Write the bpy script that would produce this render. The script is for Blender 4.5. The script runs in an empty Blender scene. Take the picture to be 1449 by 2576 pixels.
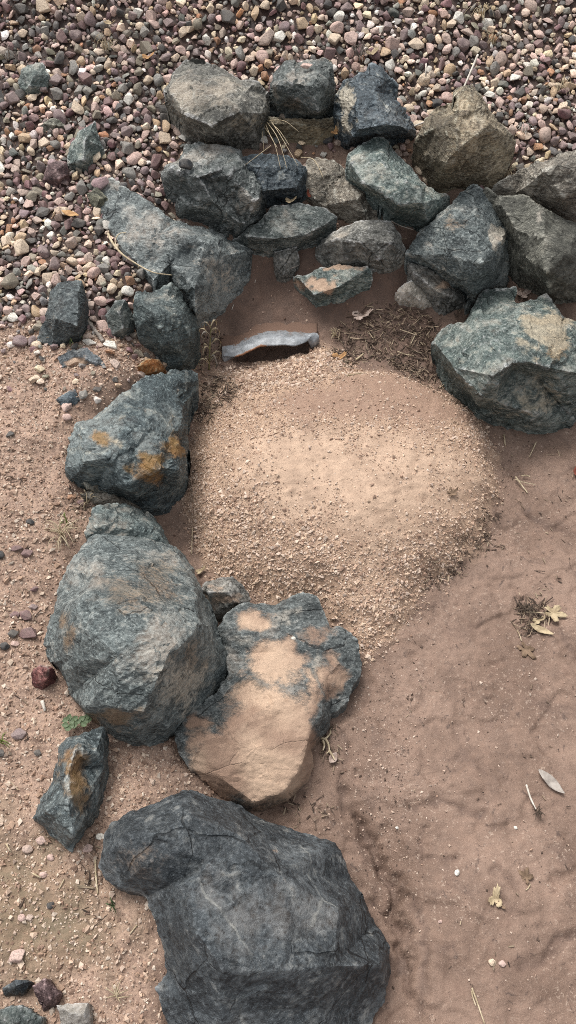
import bpy, bmesh, math, random
import numpy as np
from mathutils import Vector, Matrix
from mathutils.geometry import delaunay_2d_cdt

SC = bpy.context.scene
COL = SC.collection
rng = np.random.default_rng(7)
random.seed(7)

# ------------------------------------------------------------------ camera
CAM = np.array([0.0, 0.0, 1.6]); PITCH = math.radians(55); FOV = math.radians(66)
W0, H0 = 1449.0, 2576.0                      # measuring grid used while reading the photograph
FPX = (H0 / 2) / math.tan(FOV / 2)
FWD = np.array([0, math.cos(PITCH), -math.sin(PITCH)])
UPV = np.array([0, math.sin(PITCH), math.cos(PITCH)])
RGT = np.array([1.0, 0, 0])
cd = bpy.data.cameras.new('camera'); cam = bpy.data.objects.new('camera', cd); COL.objects.link(cam)
cam.location = CAM; cam.rotation_euler = (math.pi / 2 - PITCH, 0, 0)
cd.sensor_fit = 'VERTICAL'; cd.angle = FOV; cd.clip_start = 0.05; cd.clip_end = 500
SC.camera = cam

# ------------------------------------------------------------------ light: bright overcast
SUN_EL, SUN_AZ = math.radians(60), math.radians(325)      # azimuth clockwise from +y
world = bpy.data.worlds.new('World'); SC.world = world; world.use_nodes = True
wn = world.node_tree; wn.nodes.clear()
sky = wn.nodes.new('ShaderNodeTexSky'); sky.sky_type = 'NISHITA'; sky.sun_disc = False
sky.sun_elevation = SUN_EL; sky.sun_rotation = SUN_AZ; sky.dust_density = 5.0; sky.air_density = 1.0
hs = wn.nodes.new('ShaderNodeHueSaturation'); hs.inputs['Saturation'].default_value = 0.18
bg = wn.nodes.new('ShaderNodeBackground'); bg.inputs['Strength'].default_value = 0.15
wo = wn.nodes.new('ShaderNodeOutputWorld')
wn.links.new(sky.outputs[0], hs.inputs['Color']); wn.links.new(hs.outputs[0], bg.inputs[0]); wn.links.new(bg.outputs[0], wo.inputs[0])
sl = bpy.data.lights.new('sun', 'SUN'); sl.energy = 1.6; sl.angle = math.radians(24); sl.color = (1, .96, .90)
so = bpy.data.objects.new('sun', sl); COL.objects.link(so)
sd = Vector((math.sin(SUN_AZ) * math.cos(SUN_EL), math.cos(SUN_AZ) * math.cos(SUN_EL), math.sin(SUN_EL)))
so.rotation_euler = sd.to_track_quat('Z', 'Y').to_euler()
SC.view_settings.view_transform = 'Standard'; SC.view_settings.look = 'None'
SC.view_settings.exposure = 0.47; SC.view_settings.gamma = 1.0
SC.render.engine = 'CYCLES'
SC.cycles.use_denoising = False
SC.cycles.max_bounces = 5
SC.cycles.filter_width = 1.0

# ------------------------------------------------------------------ noise
def _hash(ix, iy, iz, seed):
    h = (ix.astype(np.int64) * 374761393 + iy.astype(np.int64) * 668265263 + iz.astype(np.int64) * 2147483647 + seed * 1274126177) & 0xffffffff
    h = ((h ^ (h >> 13)) * 1274126177) & 0xffffffff
    h = ((h ^ (h >> 16)) * 2246822519) & 0xffffffff
    return (h ^ (h >> 15)) & 0xffffffff
_G = np.array([[1,1,0],[-1,1,0],[1,-1,0],[-1,-1,0],[1,0,1],[-1,0,1],[1,0,-1],[-1,0,-1],[0,1,1],[0,-1,1],[0,1,-1],[0,-1,-1],[1,1,0],[-1,1,0],[0,-1,1],[0,-1,-1]], float)
def perlin(p, seed=0):
    p = np.asarray(p, float); f0 = np.floor(p); f = p - f0; i0 = f0.astype(np.int64)
    u = f * f * f * (f * (f * 6 - 15) + 10); out = 0
    for dx in (0, 1):
        for dy in (0, 1):
            for dz in (0, 1):
                g = _G[_hash(i0[:, 0] + dx, i0[:, 1] + dy, i0[:, 2] + dz, seed) & 15]
                d = g[:, 0] * (f[:, 0] - dx) + g[:, 1] * (f[:, 1] - dy) + g[:, 2] * (f[:, 2] - dz)
                w = (u[:, 0] if dx else 1 - u[:, 0]) * (u[:, 1] if dy else 1 - u[:, 1]) * (u[:, 2] if dz else 1 - u[:, 2])
                out = out + w * d
    return out
def fbm(p, octv=4, seed=0, gain=.5):
    a, s, t = 1.0, 0, 0
    for k in range(octv):
        s = s + a * perlin(p * 2 ** k + 17.3 * k, seed + k); t += a; a *= gain
    return s / t
def sstep(a, b, x):
    t = np.clip((x - a) / (b - a), 0, 1); return t * t * (3 - 2 * t)
def xy3(x, y, s, z=0.0):
    return np.stack([x * s, y * s, np.full_like(x, z)], -1)

# ------------------------------------------------------------------ terrain
def ray(px, py):
    px = np.atleast_1d(np.asarray(px, float)); py = np.atleast_1d(np.asarray(py, float))
    return FPX * FWD + (px - W0 / 2)[:, None] * RGT + (H0 / 2 - py)[:, None] * UPV
def at_z(px, py, z):
    d = ray(px, py); t = (np.asarray(z) - CAM[2]) / d[:, 2]
    return CAM + d * t[:, None]
CP = [  # (x, y, z) read on the photograph
 (1440,1150,0),(1300,1400,.0),(1100,1700,-.005),(1440,1700,.0),(1000,2050,-.01),(1200,2050,.0),(1440,2100,.0),(1000,2300,-.035),(1080,2300,-.005),(1010,2560,-.03),(1440,2560,.0),(1200,2560,.0),(1000,2700,-.02),(1440,2800,0),
 (900,1130,.115),(780,1180,.115),(1030,1180,.105),(640,1300,.075),(760,1320,.085),(900,1330,.095),(1050,1320,.08),(1150,1250,.06),(880,1450,.05),(760,1440,.045),(600,1200,.085),(1180,1150,.055),(1275,1180,.0),(1250,1340,0),(1120,1490,0),(1330,1200,0),(930,1660,0),(480,1220,.015),(500,1450,.0),(700,1510,0),(620,1080,.08),(1150,1060,.06),(560,960,.03),(800,940,.07),(690,905,.035),(860,860,.06),
 (700,800,.085),(700,720,.12),(620,760,.11),(720,620,.20),(1000,820,.09),(1000,700,.17),(960,580,.27),(620,560,.25),(850,480,.30),(620,400,.35),(1000,400,.35),
 (560,180,.46),(760,160,.47),(950,170,.47),(1150,200,.45),(1280,420,.34),(1440,390,.36),(1440,650,.20),(1330,700,.15),(1230,700,.14),(1449,800,.12),(1440,1080,.0),(1130,960,.03),
 (700,0,.57),(1000,0,.57),(1440,0,.56),(100,0,.58),(100,200,.47),(100,430,.36),(330,450,.35),(330,180,.47),(250,640,.28),(100,700,.27),(380,700,.25),(250,830,.225),(60,850,.23),
 (100,1000,.205),(200,1020,.20),(330,950,.20),(100,1250,.175),(140,1330,.16),(60,1600,.15),(60,1900,.13),(130,1800,.13),(330,1930,.11),(430,1960,.10),(220,2160,.11),(60,2300,.11),(300,2400,.10),(370,2330,.10),(60,2576,.09),(350,2576,.09),(200,2800,.08),
 (420,1330,.02),(470,1100,.01),(440,1290,.02),(640,2060,-.015),(830,1900,-.01),(790,2040,-.01),(530,1500,.0),(560,900,.05),(520,830,.08),
 (-300,0,.58),(-300,600,.30),(-300,1200,.19),(-300,2000,.14),(1750,0,.56),(1750,500,.30),(1750,900,.08),(1750,1300,0),(1750,2000,0),(700,-250,.74),(0,-250,.75),(1449,-250,.74),(600,2800,.0),(900,2800,-.02),
]
_cp = np.array(CP, float); _P = at_z(_cp[:, 0], _cp[:, 1], _cp[:, 2])
def _k(r2): return 0.5 * r2 * np.log(np.maximum(r2, 1e-9))
_n = len(_P); _A = np.zeros((_n + 3, _n + 3)); _b = np.zeros(_n + 3)
_d2 = ((_P[:, None, :2] - _P[None, :, :2]) ** 2).sum(-1)
_A[:_n, :_n] = _k(_d2) + np.eye(_n) * 2e-4; _A[:_n, _n] = 1; _A[:_n, _n + 1:] = _P[:, :2]; _A[_n:, :_n] = _A[:_n, _n:].T
_b[:_n] = _P[:, 2]; _w = np.linalg.solve(_A, _b)
def tps(x, y):
    out = _w[_n] + _w[_n + 1] * x + _w[_n + 2] * y
    for k in range(_n): out = out + _w[k] * _k((x - _P[k, 0]) ** 2 + (y - _P[k, 1]) ** 2)
    return out
def axis(lo, hi, step, far, g=1.22):
    core = np.arange(lo, hi + step / 2, step); a = []; s = step; v = hi
    while v < far: s *= g; v += s; a.append(v)
    b = []; s = step; v = lo
    while v > -far: s *= g; v -= s; b.append(v)
    return np.array(b[::-1] + list(core) + a)
GX = axis(-1.12, 1.12, .0056, 120); GY = axis(0.0, 2.72, .0068, 120)
GY = np.concatenate([GY[GY < -.001], np.arange(0, 1.3, .0042), GY[GY > 1.3]])
XX, YY = np.meshgrid(GX, GY)
def base_far(x, y): return .60 * sstep(1.5, 3.4, y) + .05 * sstep(-.3, -1.2, x)
_t = tps(np.clip(XX, -1.35, 1.35), np.clip(YY, -.15, 2.95))
_m = (1 - sstep(1.2, 2.4, np.abs(XX))) * (1 - sstep(2.75, 3.6, YY)) * sstep(-.8, -.1, YY)
ZB = base_far(XX, YY) * (1 - _m) + _t * _m
def grid_at(Z, x, y):
    i = np.clip(np.searchsorted(GX, x) - 1, 0, len(GX) - 2); j = np.clip(np.searchsorted(GY, y) - 1, 0, len(GY) - 2)
    u = np.clip((x - GX[i]) / (GX[i + 1] - GX[i]), 0, 1); v = np.clip((y - GY[j]) / (GY[j + 1] - GY[j]), 0, 1)
    return (Z[j, i] * (1 - u) + Z[j, i + 1] * u) * (1 - v) + (Z[j + 1, i] * (1 - u) + Z[j + 1, i + 1] * u) * v
def P(px, py, h=0.0):
    """point on the line of sight through (px, py) that lies h metres above the bare ground"""
    d = ray(px, py); d = d / np.linalg.norm(d, axis=1)[:, None]; n = len(d); h = np.broadcast_to(np.asarray(h, float), (n,))
    ts = np.linspace(.7, 4.5, 700); out = np.zeros((n, 3))
    for k in range(n):
        q = CAM + ts[:, None] * d[k]; f = q[:, 2] - grid_at(ZB, q[:, 0], q[:, 1]) - h[k]
        s = np.nonzero(f <= 0)[0]; i = max(1, s[0]) if len(s) else len(ts) - 1
        a = f[i - 1] / (f[i - 1] - f[i]) if f[i - 1] != f[i] else 0
        out[k] = CAM + (ts[i - 1] + a * (ts[i] - ts[i - 1])) * d[k]
    return out
def P1(x, y, h=0.0): return P([x], [y], h)[0]
def to_px(v):
    r = v - CAM; dz = r @ FWD; dz = np.where(np.abs(dz) < 1e-6, 1e-6, dz)
    return W0 / 2 + FPX * (r @ RGT) / dz, H0 / 2 - FPX * (r @ UPV) / dz
def poly_xy(pts):
    a = np.array(pts, float); return P(a[:, 0], a[:, 1])[:, :2]
def sdf(poly, x, y):
    """signed distance (inside positive) to a polygon on the ground plane"""
    d = np.full(x.shape, 1e9); ins = np.zeros(x.shape, bool); n = len(poly)
    for i in range(n):
        ax, ay = poly[i]; bx, by = poly[(i + 1) % n]; ex, ey = bx - ax, by - ay
        t = np.clip(((x - ax) * ex + (y - ay) * ey) / (ex * ex + ey * ey + 1e-12), 0, 1)
        d = np.minimum(d, (x - ax - t * ex) ** 2 + (y - ay - t * ey) ** 2)
        c = ((ay > y) != (by > y)) & (x < (bx - ax) * (y - ay) / (by - ay + 1e-15) + ax); ins ^= c
    d = np.sqrt(d); return np.where(ins, d, -d)
def linedist(pl, x, y):
    d = np.full(x.shape, 1e9)
    for (ax, ay), (bx, by) in zip(pl[:-1], pl[1:]):
        ex, ey = bx - ax, by - ay
        t = np.clip(((x - ax) * ex + (y - ay) * ey) / (ex * ex + ey * ey + 1e-12), 0, 1)
        d = np.minimum(d, (x - ax - t * ex) ** 2 + (y - ay - t * ey) ** 2)
    return np.sqrt(d)

Z_SAND = poly_xy([(540,925),(700,905),(800,868),(860,880),(900,930),(1000,935),(1110,985),(1210,1050),(1258,1150),(1250,1250),(1215,1370),(1120,1455),(1060,1500),(1010,1590),(930,1660),(870,1600),(800,1510),(700,1515),(600,1490),(530,1455),(490,1370),(458,1250),(480,1080),(500,980)])
Z_LIGHT = poly_xy([(600,1110),(760,1080),(900,1090),(1050,1110),(1180,1180),(1200,1270),(1100,1340),(1000,1380),(960,1560),(900,1560),(880,1400),(700,1350),(600,1280),(560,1190)])
Z_FILM = poly_xy([(690,1020),(820,985),(980,940),(1100,990),(1190,1080),(1060,1095),(900,1070),(740,1080)])
Z_BANK = poly_xy([(-700,700),(60,800),(240,830),(360,840),(420,930),(330,960),(215,1060),(170,1180),(330,1290),(235,1330),(150,1480),(120,1640),(220,1800),(340,1880),(450,1840),(480,1930),(540,1990),(640,2045),(500,2100),(330,2100),(380,2290),(420,2420),(400,2500),(430,2900),(-700,2900)])
Z_GRAVEL = poly_xy([(-500,-400),(1950,-400),(1950,330),(1470,380),(1300,430),(1250,400),(1200,300),(1100,290),(1050,345),(1000,300),(850,290),(690,290),(560,250),(470,350),(410,430),(460,545),(340,510),(250,450),(262,510),(330,560),(420,700),(340,740),(330,850),(240,835),(150,800),(20,800),(-500,720)])
Z_WET = poly_xy([(540,800),(640,640),(800,560),(1050,560),(1100,800),(1120,960),(980,900),(870,850),(800,835),(690,832),(590,868)])
Z_PIT = poly_xy([(588,900),(610,865),(660,846),(715,842),(770,846),(788,872),(770,884),(700,902),(640,908)])
Z_MOSS = poly_xy([(-300,1990),(120,2100),(260,2240),(330,2330),(260,2420),(100,2480),(-300,2560)])
# relief
x3 = xy3(XX.ravel(), YY.ravel(), 1.0)
def fb(s, o, seed): return fbm(np.stack([x3[:, 0] * s, x3[:, 1] * s, np.zeros(len(x3))], -1), o, seed).reshape(XX.shape)
near = (np.abs(XX) < 1.6) & (YY > -.4) & (YY < 3.2)
dS = sdf(Z_SAND, XX, YY); dB = sdf(Z_BANK, XX, YY); dG = sdf(Z_GRAVEL, XX, YY); dP = sdf(Z_PIT, XX, YY)
wob = fb(14, 4, 3)
mS = sstep(-.012, .02, dS + wob * .05); mB = sstep(-.02, .03, dB + wob * .04); mG = sstep(-.02, .02, dG + wob * .04)
mW = sstep(-.05, .05, sdf(Z_WET, XX, YY) + wob * .06); mL = sstep(-.05, .06, sdf(Z_LIGHT, XX, YY) + wob * .12)
mF = sstep(-.03, .03, sdf(Z_FILM, XX, YY) + wob * .08); mM = sstep(-.06, .08, sdf(Z_MOSS, XX, YY) + wob * .12)
ZT = ZB + near * (fb(3.5, 3, 11) * .018 + fb(13, 4, 12) * .006 * (1 + 2 * mB) + fb(60, 4, 13) * .0046 + (1 - mB) * (1 - mG) * np.maximum(0, fb(28, 4, 71) - .12) * .006 * (1 + 1.2 * mB + .8 * mS))
fp = fb(8, 2, 31)
ZT -= near * (1 - mB) * (1 - mS) * (1 - mG) * (sstep(.12, .17, fp) * .0055 + sstep(.02, .05, -fb(5.5, 3, 37)) * .004 + (1 - sstep(0, .02, np.abs(fb(6, 3, 39)))) * .0025)          # shallow scuffs in the mud
ZT += near * (.028 * sstep(-.004, .07, dS + wob * .03) * (1 - sstep(-.02, .08, dP + .06)) + mS * (fb(26, 3, 61) * .004))
ZT -= .034 * sstep(-.006, .012, dP)
CR = [([(900,2045),(925,2090),(958,2150),(985,2215),(1003,2262),(985,2300),(1005,2350),(1025,2420),(1035,2500)], .013, .018), ([(880,2040),(950,2130),(975,2230),(975,2330),(1000,2450),(1010,2560)], .055, .016), ([(930,2120),(965,2190),(1000,2290),(1015,2300),(1040,2390)], .007, .012), ([(960,2170),(995,2190),(1000,2230),(1030,2260)], .006, .010), ([(940,2260),(985,2330),(1010,2400),(1005,2450)], .007, .010),
      ([(885,2045),(902,2065),(915,2110),(950,2150)], .006, .009), ([(985,2250),(1012,2240),(1018,2220),(1010,2190)], .004, .006),
      ([(1040,2250),(1062,2330),(1075,2420),(1060,2540)], .012, .006), ([(860,1850),(880,1900),(862,1960),(868,2040)], .012, .008),
      ([(1048,2035),(1080,2018),(1120,2012),(1150,2035),(1220,2048)], .012, .006), ([(1065,2165),(1110,2158),(1155,2165)], .012, .007),
      ([(1240,2200),(1255,2185),(1280,2205),(1300,2240)], .012, .006), ([(1310,2430),(1370,2420),(1400,2380),(1449,2340)], .016, .008),
      ([(1060,2160),(1044,2150),(1062,2110),(1072,2080)], .006, .006), ([(1300,1480),(1380,1540),(1420,1620),(1449,1640)], .02, .006), ([(1320,1290),(1400,1330),(1449,1340)], .015, .006)]
crk = np.zeros_like(ZT)
for pl, wd, dp in CR:
    q = poly_xy(pl); c = 1 - sstep(0, wd, linedist(q, XX + fb(32, 4, 5) * .022 * near, YY + fb(32, 4, 6) * .022 * near))
    ZT -= dp * c; crk = np.maximum(crk, c * (wd < .02))
def ground(x, y): return grid_at(ZT, np.asarray(x, float), np.asarray(y, float))

# ------------------------------------------------------------------ mesh + material helpers
def link(name, me, mat=None, parent=None, loc=None):
    if mat is not None and len(me.materials) == 0: me.materials.append(mat)
    o = bpy.data.objects.new(name, me); COL.objects.link(o)
    if loc is not None: o.location = loc
    if parent is not None: o.parent = parent
    return o
def np_mesh(name, V, F, smooth=True):
    V = np.ascontiguousarray(V, np.float32); F = np.ascontiguousarray(F, np.int32); m = F.shape[1]
    me = bpy.data.meshes.new(name); me.vertices.add(len(V)); me.vertices.foreach_set('co', V.ravel())
    me.loops.add(F.size); me.loops.foreach_set('vertex_index', F.ravel())
    me.polygons.add(len(F)); me.polygons.foreach_set('loop_start', np.arange(0, F.size, m, dtype=np.int32))
    me.polygons.foreach_set('use_smooth', np.full(len(F), smooth)); me.update(calc_edges=True); return me
def vcol(me, name, c):
    a = me.attributes.new(name, 'FLOAT_COLOR', 'POINT'); c = np.asarray(c, np.float32)
    if c.shape[1] == 3: c = np.concatenate([c, np.ones((len(c), 1), np.float32)], 1)
    a.data.foreach_set('color', np.ascontiguousarray(c).ravel())
def tag(o, label, cat, group=None):
    o['label'] = label; o['category'] = cat
    if group: o['group'] = group
    return o
def empty(name, loc, label, cat, group=None):
    o = bpy.data.objects.new(name, None); COL.objects.link(o); o.location = loc; o.empty_display_size = .05
    return tag(o, label, cat, group)

class N:
    """small wrapper for writing shader graphs"""
    def __init__(s, name):
        s.m = bpy.data.materials.new(name); s.m.use_nodes = True; s.t = s.m.node_tree; s.t.nodes.clear()
        s.out = s.t.nodes.new('ShaderNodeOutputMaterial'); s.b = s.t.nodes.new('ShaderNodeBsdfPrincipled')
        s.t.links.new(s.b.outputs[0], s.out.inputs[0])
    def n(s, typ, **kw):
        x = s.t.nodes.new(typ)
        for k, v in kw.items(): setattr(x, k, v)
        return x
    def put(s, sock, v):
        if isinstance(v, bpy.types.NodeSocket): s.t.links.new(v, sock)
        elif isinstance(v, (tuple, list)) and len(v) == 3 and sock.type == 'RGBA': sock.default_value = (*v, 1)
        else: sock.default_value = v
    def noise(s, vec, scale, det=5, rough=.6, dist=0.0):
        x = s.n('ShaderNodeTexNoise'); s.put(x.inputs['Vector'], vec); x.inputs['Scale'].default_value = scale
        x.inputs['Detail'].default_value = det; x.inputs['Roughness'].default_value = rough; x.inputs['Distortion'].default_value = dist
        return x.outputs['Fac']
    def vor(s, vec, scale, feature='F1'):
        x = s.n('ShaderNodeTexVoronoi', feature=feature); s.put(x.inputs['Vector'], vec); x.inputs['Scale'].default_value = scale
        return x.outputs['Distance']
    def rng(s, v, a, b, c=0.0, d=1.0):
        x = s.n('ShaderNodeMapRange', interpolation_type='SMOOTHSTEP'); s.put(x.inputs['Value'], v)
        for i, q in zip((1, 2, 3, 4), (a, b, c, d)): x.inputs[i].default_value = q
        return x.outputs[0]
    def math(s, op, a, b=0.0, clamp=False):
        x = s.n('ShaderNodeMath', operation=op, use_clamp=clamp); s.put(x.inputs[0], a); s.put(x.inputs[1], b); return x.outputs[0]
    def mix(s, f, a, b, typ='MIX'):
        x = s.n('ShaderNodeMix', data_type='RGBA', blend_type=typ); s.put(x.inputs['Factor'], f); s.put(x.inputs[6], a); s.put(x.inputs[7], b); return x.outputs[2]
    def attr(s, name):
        x = s.n('ShaderNodeAttribute', attribute_name=name); return x
    def obj(s): return s.n('ShaderNodeTexCoord').outputs['Object']
    def pos(s): return s.n('ShaderNodeNewGeometry').outputs['Position']
    def done(s, col, rough=.85, bump=None, bstr=.5, bdist=.004, spec=.3, metal=0.0):
        s.put(s.b.inputs['Base Color'], col); s.put(s.b.inputs['Roughness'], rough); s.put(s.b.inputs['Specular IOR Level'], spec); s.put(s.b.inputs['Metallic'], metal)
        if bump is not None:
            x = s.n('ShaderNodeBump'); x.inputs['Strength'].default_value = bstr; x.inputs['Distance'].default_value = bdist
            s.put(x.inputs['Height'], bump); s.t.links.new(x.outputs[0], s.b.inputs['Normal'])
        return s.m

# ------------------------------------------------------------------ ground sheet
def ground_material():
    g = N('damp_soil'); p = g.pos(); z = g.attr('zones'); z2 = g.attr('zones2')
    sep = g.n('ShaderNodeSeparateColor'); g.put(sep.inputs[0], z.outputs['Color']); sand, bank, grav = sep.outputs; wet = z.outputs['Alpha']
    sp2 = g.n('ShaderNodeSeparateColor'); g.put(sp2.inputs[0], z2.outputs['Color']); light, film, moss = sp2.outputs; crack = z2.outputs['Alpha']
    n1 = g.noise(p, 5, 6, .62); n2 = g.noise(p, 24, 6, .65, .4); n3 = g.noise(p, 150, 4, .7); n4 = g.noise(p, 420, 2, .6); v = g.vor(p, 190)
    mud = g.mix(g.rng(g.math('ADD', g.math('MULTIPLY', n1, .6), g.math('MULTIPLY', n2, .4)), .36, .62), (.150, .098, .073), (.262, .178, .136))
    mud = g.mix(g.rng(n2, .55, .75, 0, .55), mud, (.130, .080, .062))
    mud = g.mix(g.rng(g.noise(p, 40, 6, .72, .8), .585, .68, 0, .75), mud, (.075, .052, .044))
    mud = g.mix(g.rng(g.noise(p, 9, 5, .6, 1.0), .53, .68, 0, .5), mud, (.120, .080, .064)); mud = g.mix(g.math('MULTIPLY', crack, .5), mud, (.085, .056, .046))
    n6 = g.noise(p, 95, 6, .75, .5); patchy = g.rng(g.noise(p, 7, 4, .6, .5), .42, .62)
    mud = g.mix(g.math('MULTIPLY', g.rng(n6, .585, .67), g.math('ADD', .3, g.math('MULTIPLY', patchy, .6))), mud, (.062, .043, .037))
    mud = g.mix(g.math('MULTIPLY', g.rng(n3, .56, .68), g.math('ADD', .15, g.math('MULTIPLY', patchy, .6))), mud, (.44, .34, .27)); mud = g.mix(g.rng(n4, .60, .72, 0, .4), mud, (.40, .30, .24))
    wetc = g.mix(g.rng(n2, .3, .7), (.105, .068, .052), (.150, .098, .075)); mud = g.mix(wet, mud, wetc)
    bk = g.mix(g.rng(n2, .3, .7), (.260, .175, .132), (.415, .292, .225)); bk = g.mix(g.rng(n3, .45, .62, 0, .6), bk, (.42, .29, .21)); bk = g.mix(g.rng(n3, .55, .38, 0, .5), bk, (.13, .08, .06))
    ms = g.mix(g.rng(n2, .35, .65), (.155, .125, .080), (.245, .175, .118)); bk = g.mix(g.math('MULTIPLY', moss, .9), bk, ms)
    sd_ = g.mix(g.rng(n2, .3, .7), (.310, .210, .148), (.430, .300, .212)); sd_ = g.mix(g.math('MULTIPLY', light, .42), sd_, g.mix(g.rng(n2, .3, .62), (.440, .315, .228), (.570, .425, .320)))
    sd_ = g.mix(g.rng(v, .02, .25, .55, 0), sd_, (.55, .42, .30)); sd_ = g.mix(g.rng(n3, .46, .32, 0, .35), sd_, (.22, .14, .10))
    fm = g.mix(g.rng(n3, .45, .7, 0, .5), (.275, .180, .132), (.40, .28, .20)); sd_ = g.mix(film, sd_, fm)
    gv = g.mix(g.rng(n2, .3, .7), (.028, .019, .017), (.085, .055, .044))
    c = g.mix(sand, mud, sd_); c = g.mix(bank, c, bk); c = g.mix(grav, c, gv)
    h = g.math('ADD', g.math('MULTIPLY', n3, .7), g.math('MULTIPLY', n4, .35)); h = g.math('ADD', h, g.math('MULTIPLY', n2, 1.2)); h = g.math('ADD', h, g.math('MULTIPLY', n6, .7))
    return g.done(c, g.rng(n2, .3, .7, .56, .88), h, .6, .0035, .25)
quad = (np.arange(len(GY) - 1)[:, None] * len(GX) + np.arange(len(GX) - 1)[None]).ravel()
me = np_mesh('ground', np.stack([XX.ravel(), YY.ravel(), ZT.ravel()], -1), np.stack([quad, quad + 1, quad + 1 + len(GX), quad + len(GX)], -1))
vcol(me, 'zones', np.stack([a.ravel() for a in (mS, mB, mG, mW)], -1)); vcol(me, 'zones2', np.stack([a.ravel() for a in (mL, mF * mS, mM, np.clip(crk, 0, 1))], -1))
go = link('ground', me, ground_material()); go['kind'] = 'structure'

# ------------------------------------------------------------------ rocks
def rock_material(name, dark, mid, light, rust=.25, pale=.5, dust=.2, grain=(1, 1, 1), rough=.62, rot=(0, 0, 0), rustc=(.165, .088, .040), fleck=.5):
    g = N(name); oi = g.n('ShaderNodeObjectInfo'); ad = g.n('ShaderNodeVectorMath', operation='MULTIPLY_ADD')
    cx = g.n('ShaderNodeCombineXYZ'); [g.put(cx.inputs[i], g.math('MULTIPLY', oi.outputs['Random'], 11.7 + 7 * i)) for i in range(3)]
    g.put(ad.inputs[0], g.obj()); ad.inputs[1].default_value = (1, 1, 1); g.put(ad.inputs[2], cx.outputs[0]); p = ad.outputs[0]
    mp = g.n('ShaderNodeMapping'); g.put(mp.inputs[0], p); mp.inputs['Rotation'].default_value = rot; mp.inputs['Scale'].default_value = grain; s = mp.outputs[0]
    a = g.attr('marks'); sp = g.n('ShaderNodeSeparateColor'); g.put(sp.inputs[0], a.outputs['Color']); mudm, rusm, palm = sp.outputs; darm = a.outputs['Alpha']
    n1 = g.noise(p, 7, 6, .6, .3); n2 = g.noise(s, 30, 9, .74, .2); n3 = g.noise(s, 120, 5, .75); n4 = g.noise(p, 320, 3, .7); n5 = g.noise(s, 13, 8, .66, .5)
    c = g.mix(g.rng(n2, .34, .64), dark, mid); c = g.mix(g.rng(g.math('ADD', g.math('MULTIPLY', n1, .6), g.math('MULTIPLY', n2, .4)), .49, .62, 0, .9), c, light)
    c = g.mix(g.rng(g.math('ADD', g.math('MULTIPLY', n5, .6), g.math('MULTIPLY', n1, .4)), .47, .36, 0, .75), c, dark)
    c = g.mix(g.math('MULTIPLY', g.rng(n4, .52, .66), g.rng(n3, .40, .60, .1, 0.85 * fleck)), c, tuple(min(.6, 1.9 * x + .05) for x in light)); c = g.mix(g.rng(n3, .54, .70, 0, fleck), c, tuple(min(.6, 2.2 * x + .06) for x in light)); c = g.mix(g.rng(n3, .47, .33, 0, .85), c, tuple(.4 * x for x in dark))
    # pale mineral crust and scratches
    pl = g.math('MULTIPLY', g.rng(n2, .50, .66), g.rng(n5, .47, .62)); pl = g.math('MULTIPLY', pl, pale)
    c = g.mix(pl, c, (.44, .43, .38))
    vein = g.math('ABSOLUTE', g.math('SUBTRACT', n5, .5)); c = g.mix(g.rng(vein, .010, .0, 0, .3 * pale), c, (.42, .43, .40))
    ve = g.n('ShaderNodeTexVoronoi', feature='DISTANCE_TO_EDGE'); wv = g.n('ShaderNodeVectorMath', operation='MULTIPLY_ADD'); tn = g.n('ShaderNodeTexNoise'); g.put(tn.inputs['Vector'], p); tn.inputs['Scale'].default_value = 14; tn.inputs['Detail'].default_value = 4
    g.put(wv.inputs[0], tn.outputs['Color']); wv.inputs[1].default_value = (.035, .035, .035); g.put(wv.inputs[2], s); g.put(ve.inputs['Vector'], wv.outputs[0]); ve.inputs['Scale'].default_value = 3.4
    vl = g.math('MULTIPLY', g.rng(ve.outputs['Distance'], .013, .002), g.rng(n1, .48, .64)); c = g.mix(g.math('MULTIPLY', vl, g.rng(n2, .40, .62, .05, .65)), c, (.40, .41, .37))
    ve2 = g.n('ShaderNodeTexVoronoi', feature='DISTANCE_TO_EDGE'); g.put(ve2.inputs['Vector'], wv.outputs[0]); ve2.inputs['Scale'].default_value = 6.1
    ck = g.math('MULTIPLY', g.rng(ve2.outputs['Distance'], .014, .002), g.rng(n1, .55, .42)); c = g.mix(g.math('MULTIPLY', ck, .8), c, tuple(.3 * x for x in dark))
    # rust
    rs = g.math('MULTIPLY', g.rng(n5, .60, .72, 0, 1), g.rng(n2, .40, .60)); rs = g.math('MULTIPLY', rs, rust)
    rs = g.math('MAXIMUM', rs, g.math('MULTIPLY', g.rng(g.math('ADD', g.math('ADD', g.math('MULTIPLY', rusm, .7), n2), g.math('MULTIPLY', g.math('SUBTRACT', n3, .5), .7)), .62, 1.12), .8))
    rustc = g.mix(g.rng(n1, .42, .58), rustc, (.19, .125, .052)) if not isinstance(rustc, bpy.types.NodeSocket) else rustc
    c = g.mix(rs, c, g.mix(g.rng(n3, .35, .65), rustc, (.25, .15, .075)))
    c = g.mix(g.rng(g.math('ADD', g.math('MULTIPLY', palm, .7), n2), .72, 1.0, 0, .85), c, g.mix(g.rng(n3, .3, .7), (.22, .20, .165), (.50, .45, .36)))
    c = g.mix(g.math('MULTIPLY', darm, g.rng(n2, .25, .6, .45, .85)), c, tuple(.55 * x for x in dark))
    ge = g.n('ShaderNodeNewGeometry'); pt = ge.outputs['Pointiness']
    c = g.mix(g.math('MULTIPLY', g.rng(pt, .515, .58, 0, .6), g.rng(n2, .40, .62)), c, tuple(min(.6, 2.1 * x + .08) for x in light)); c = g.mix(g.rng(pt, .485, .42, 0, .6), c, tuple(.4 * x for x in dark))
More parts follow.
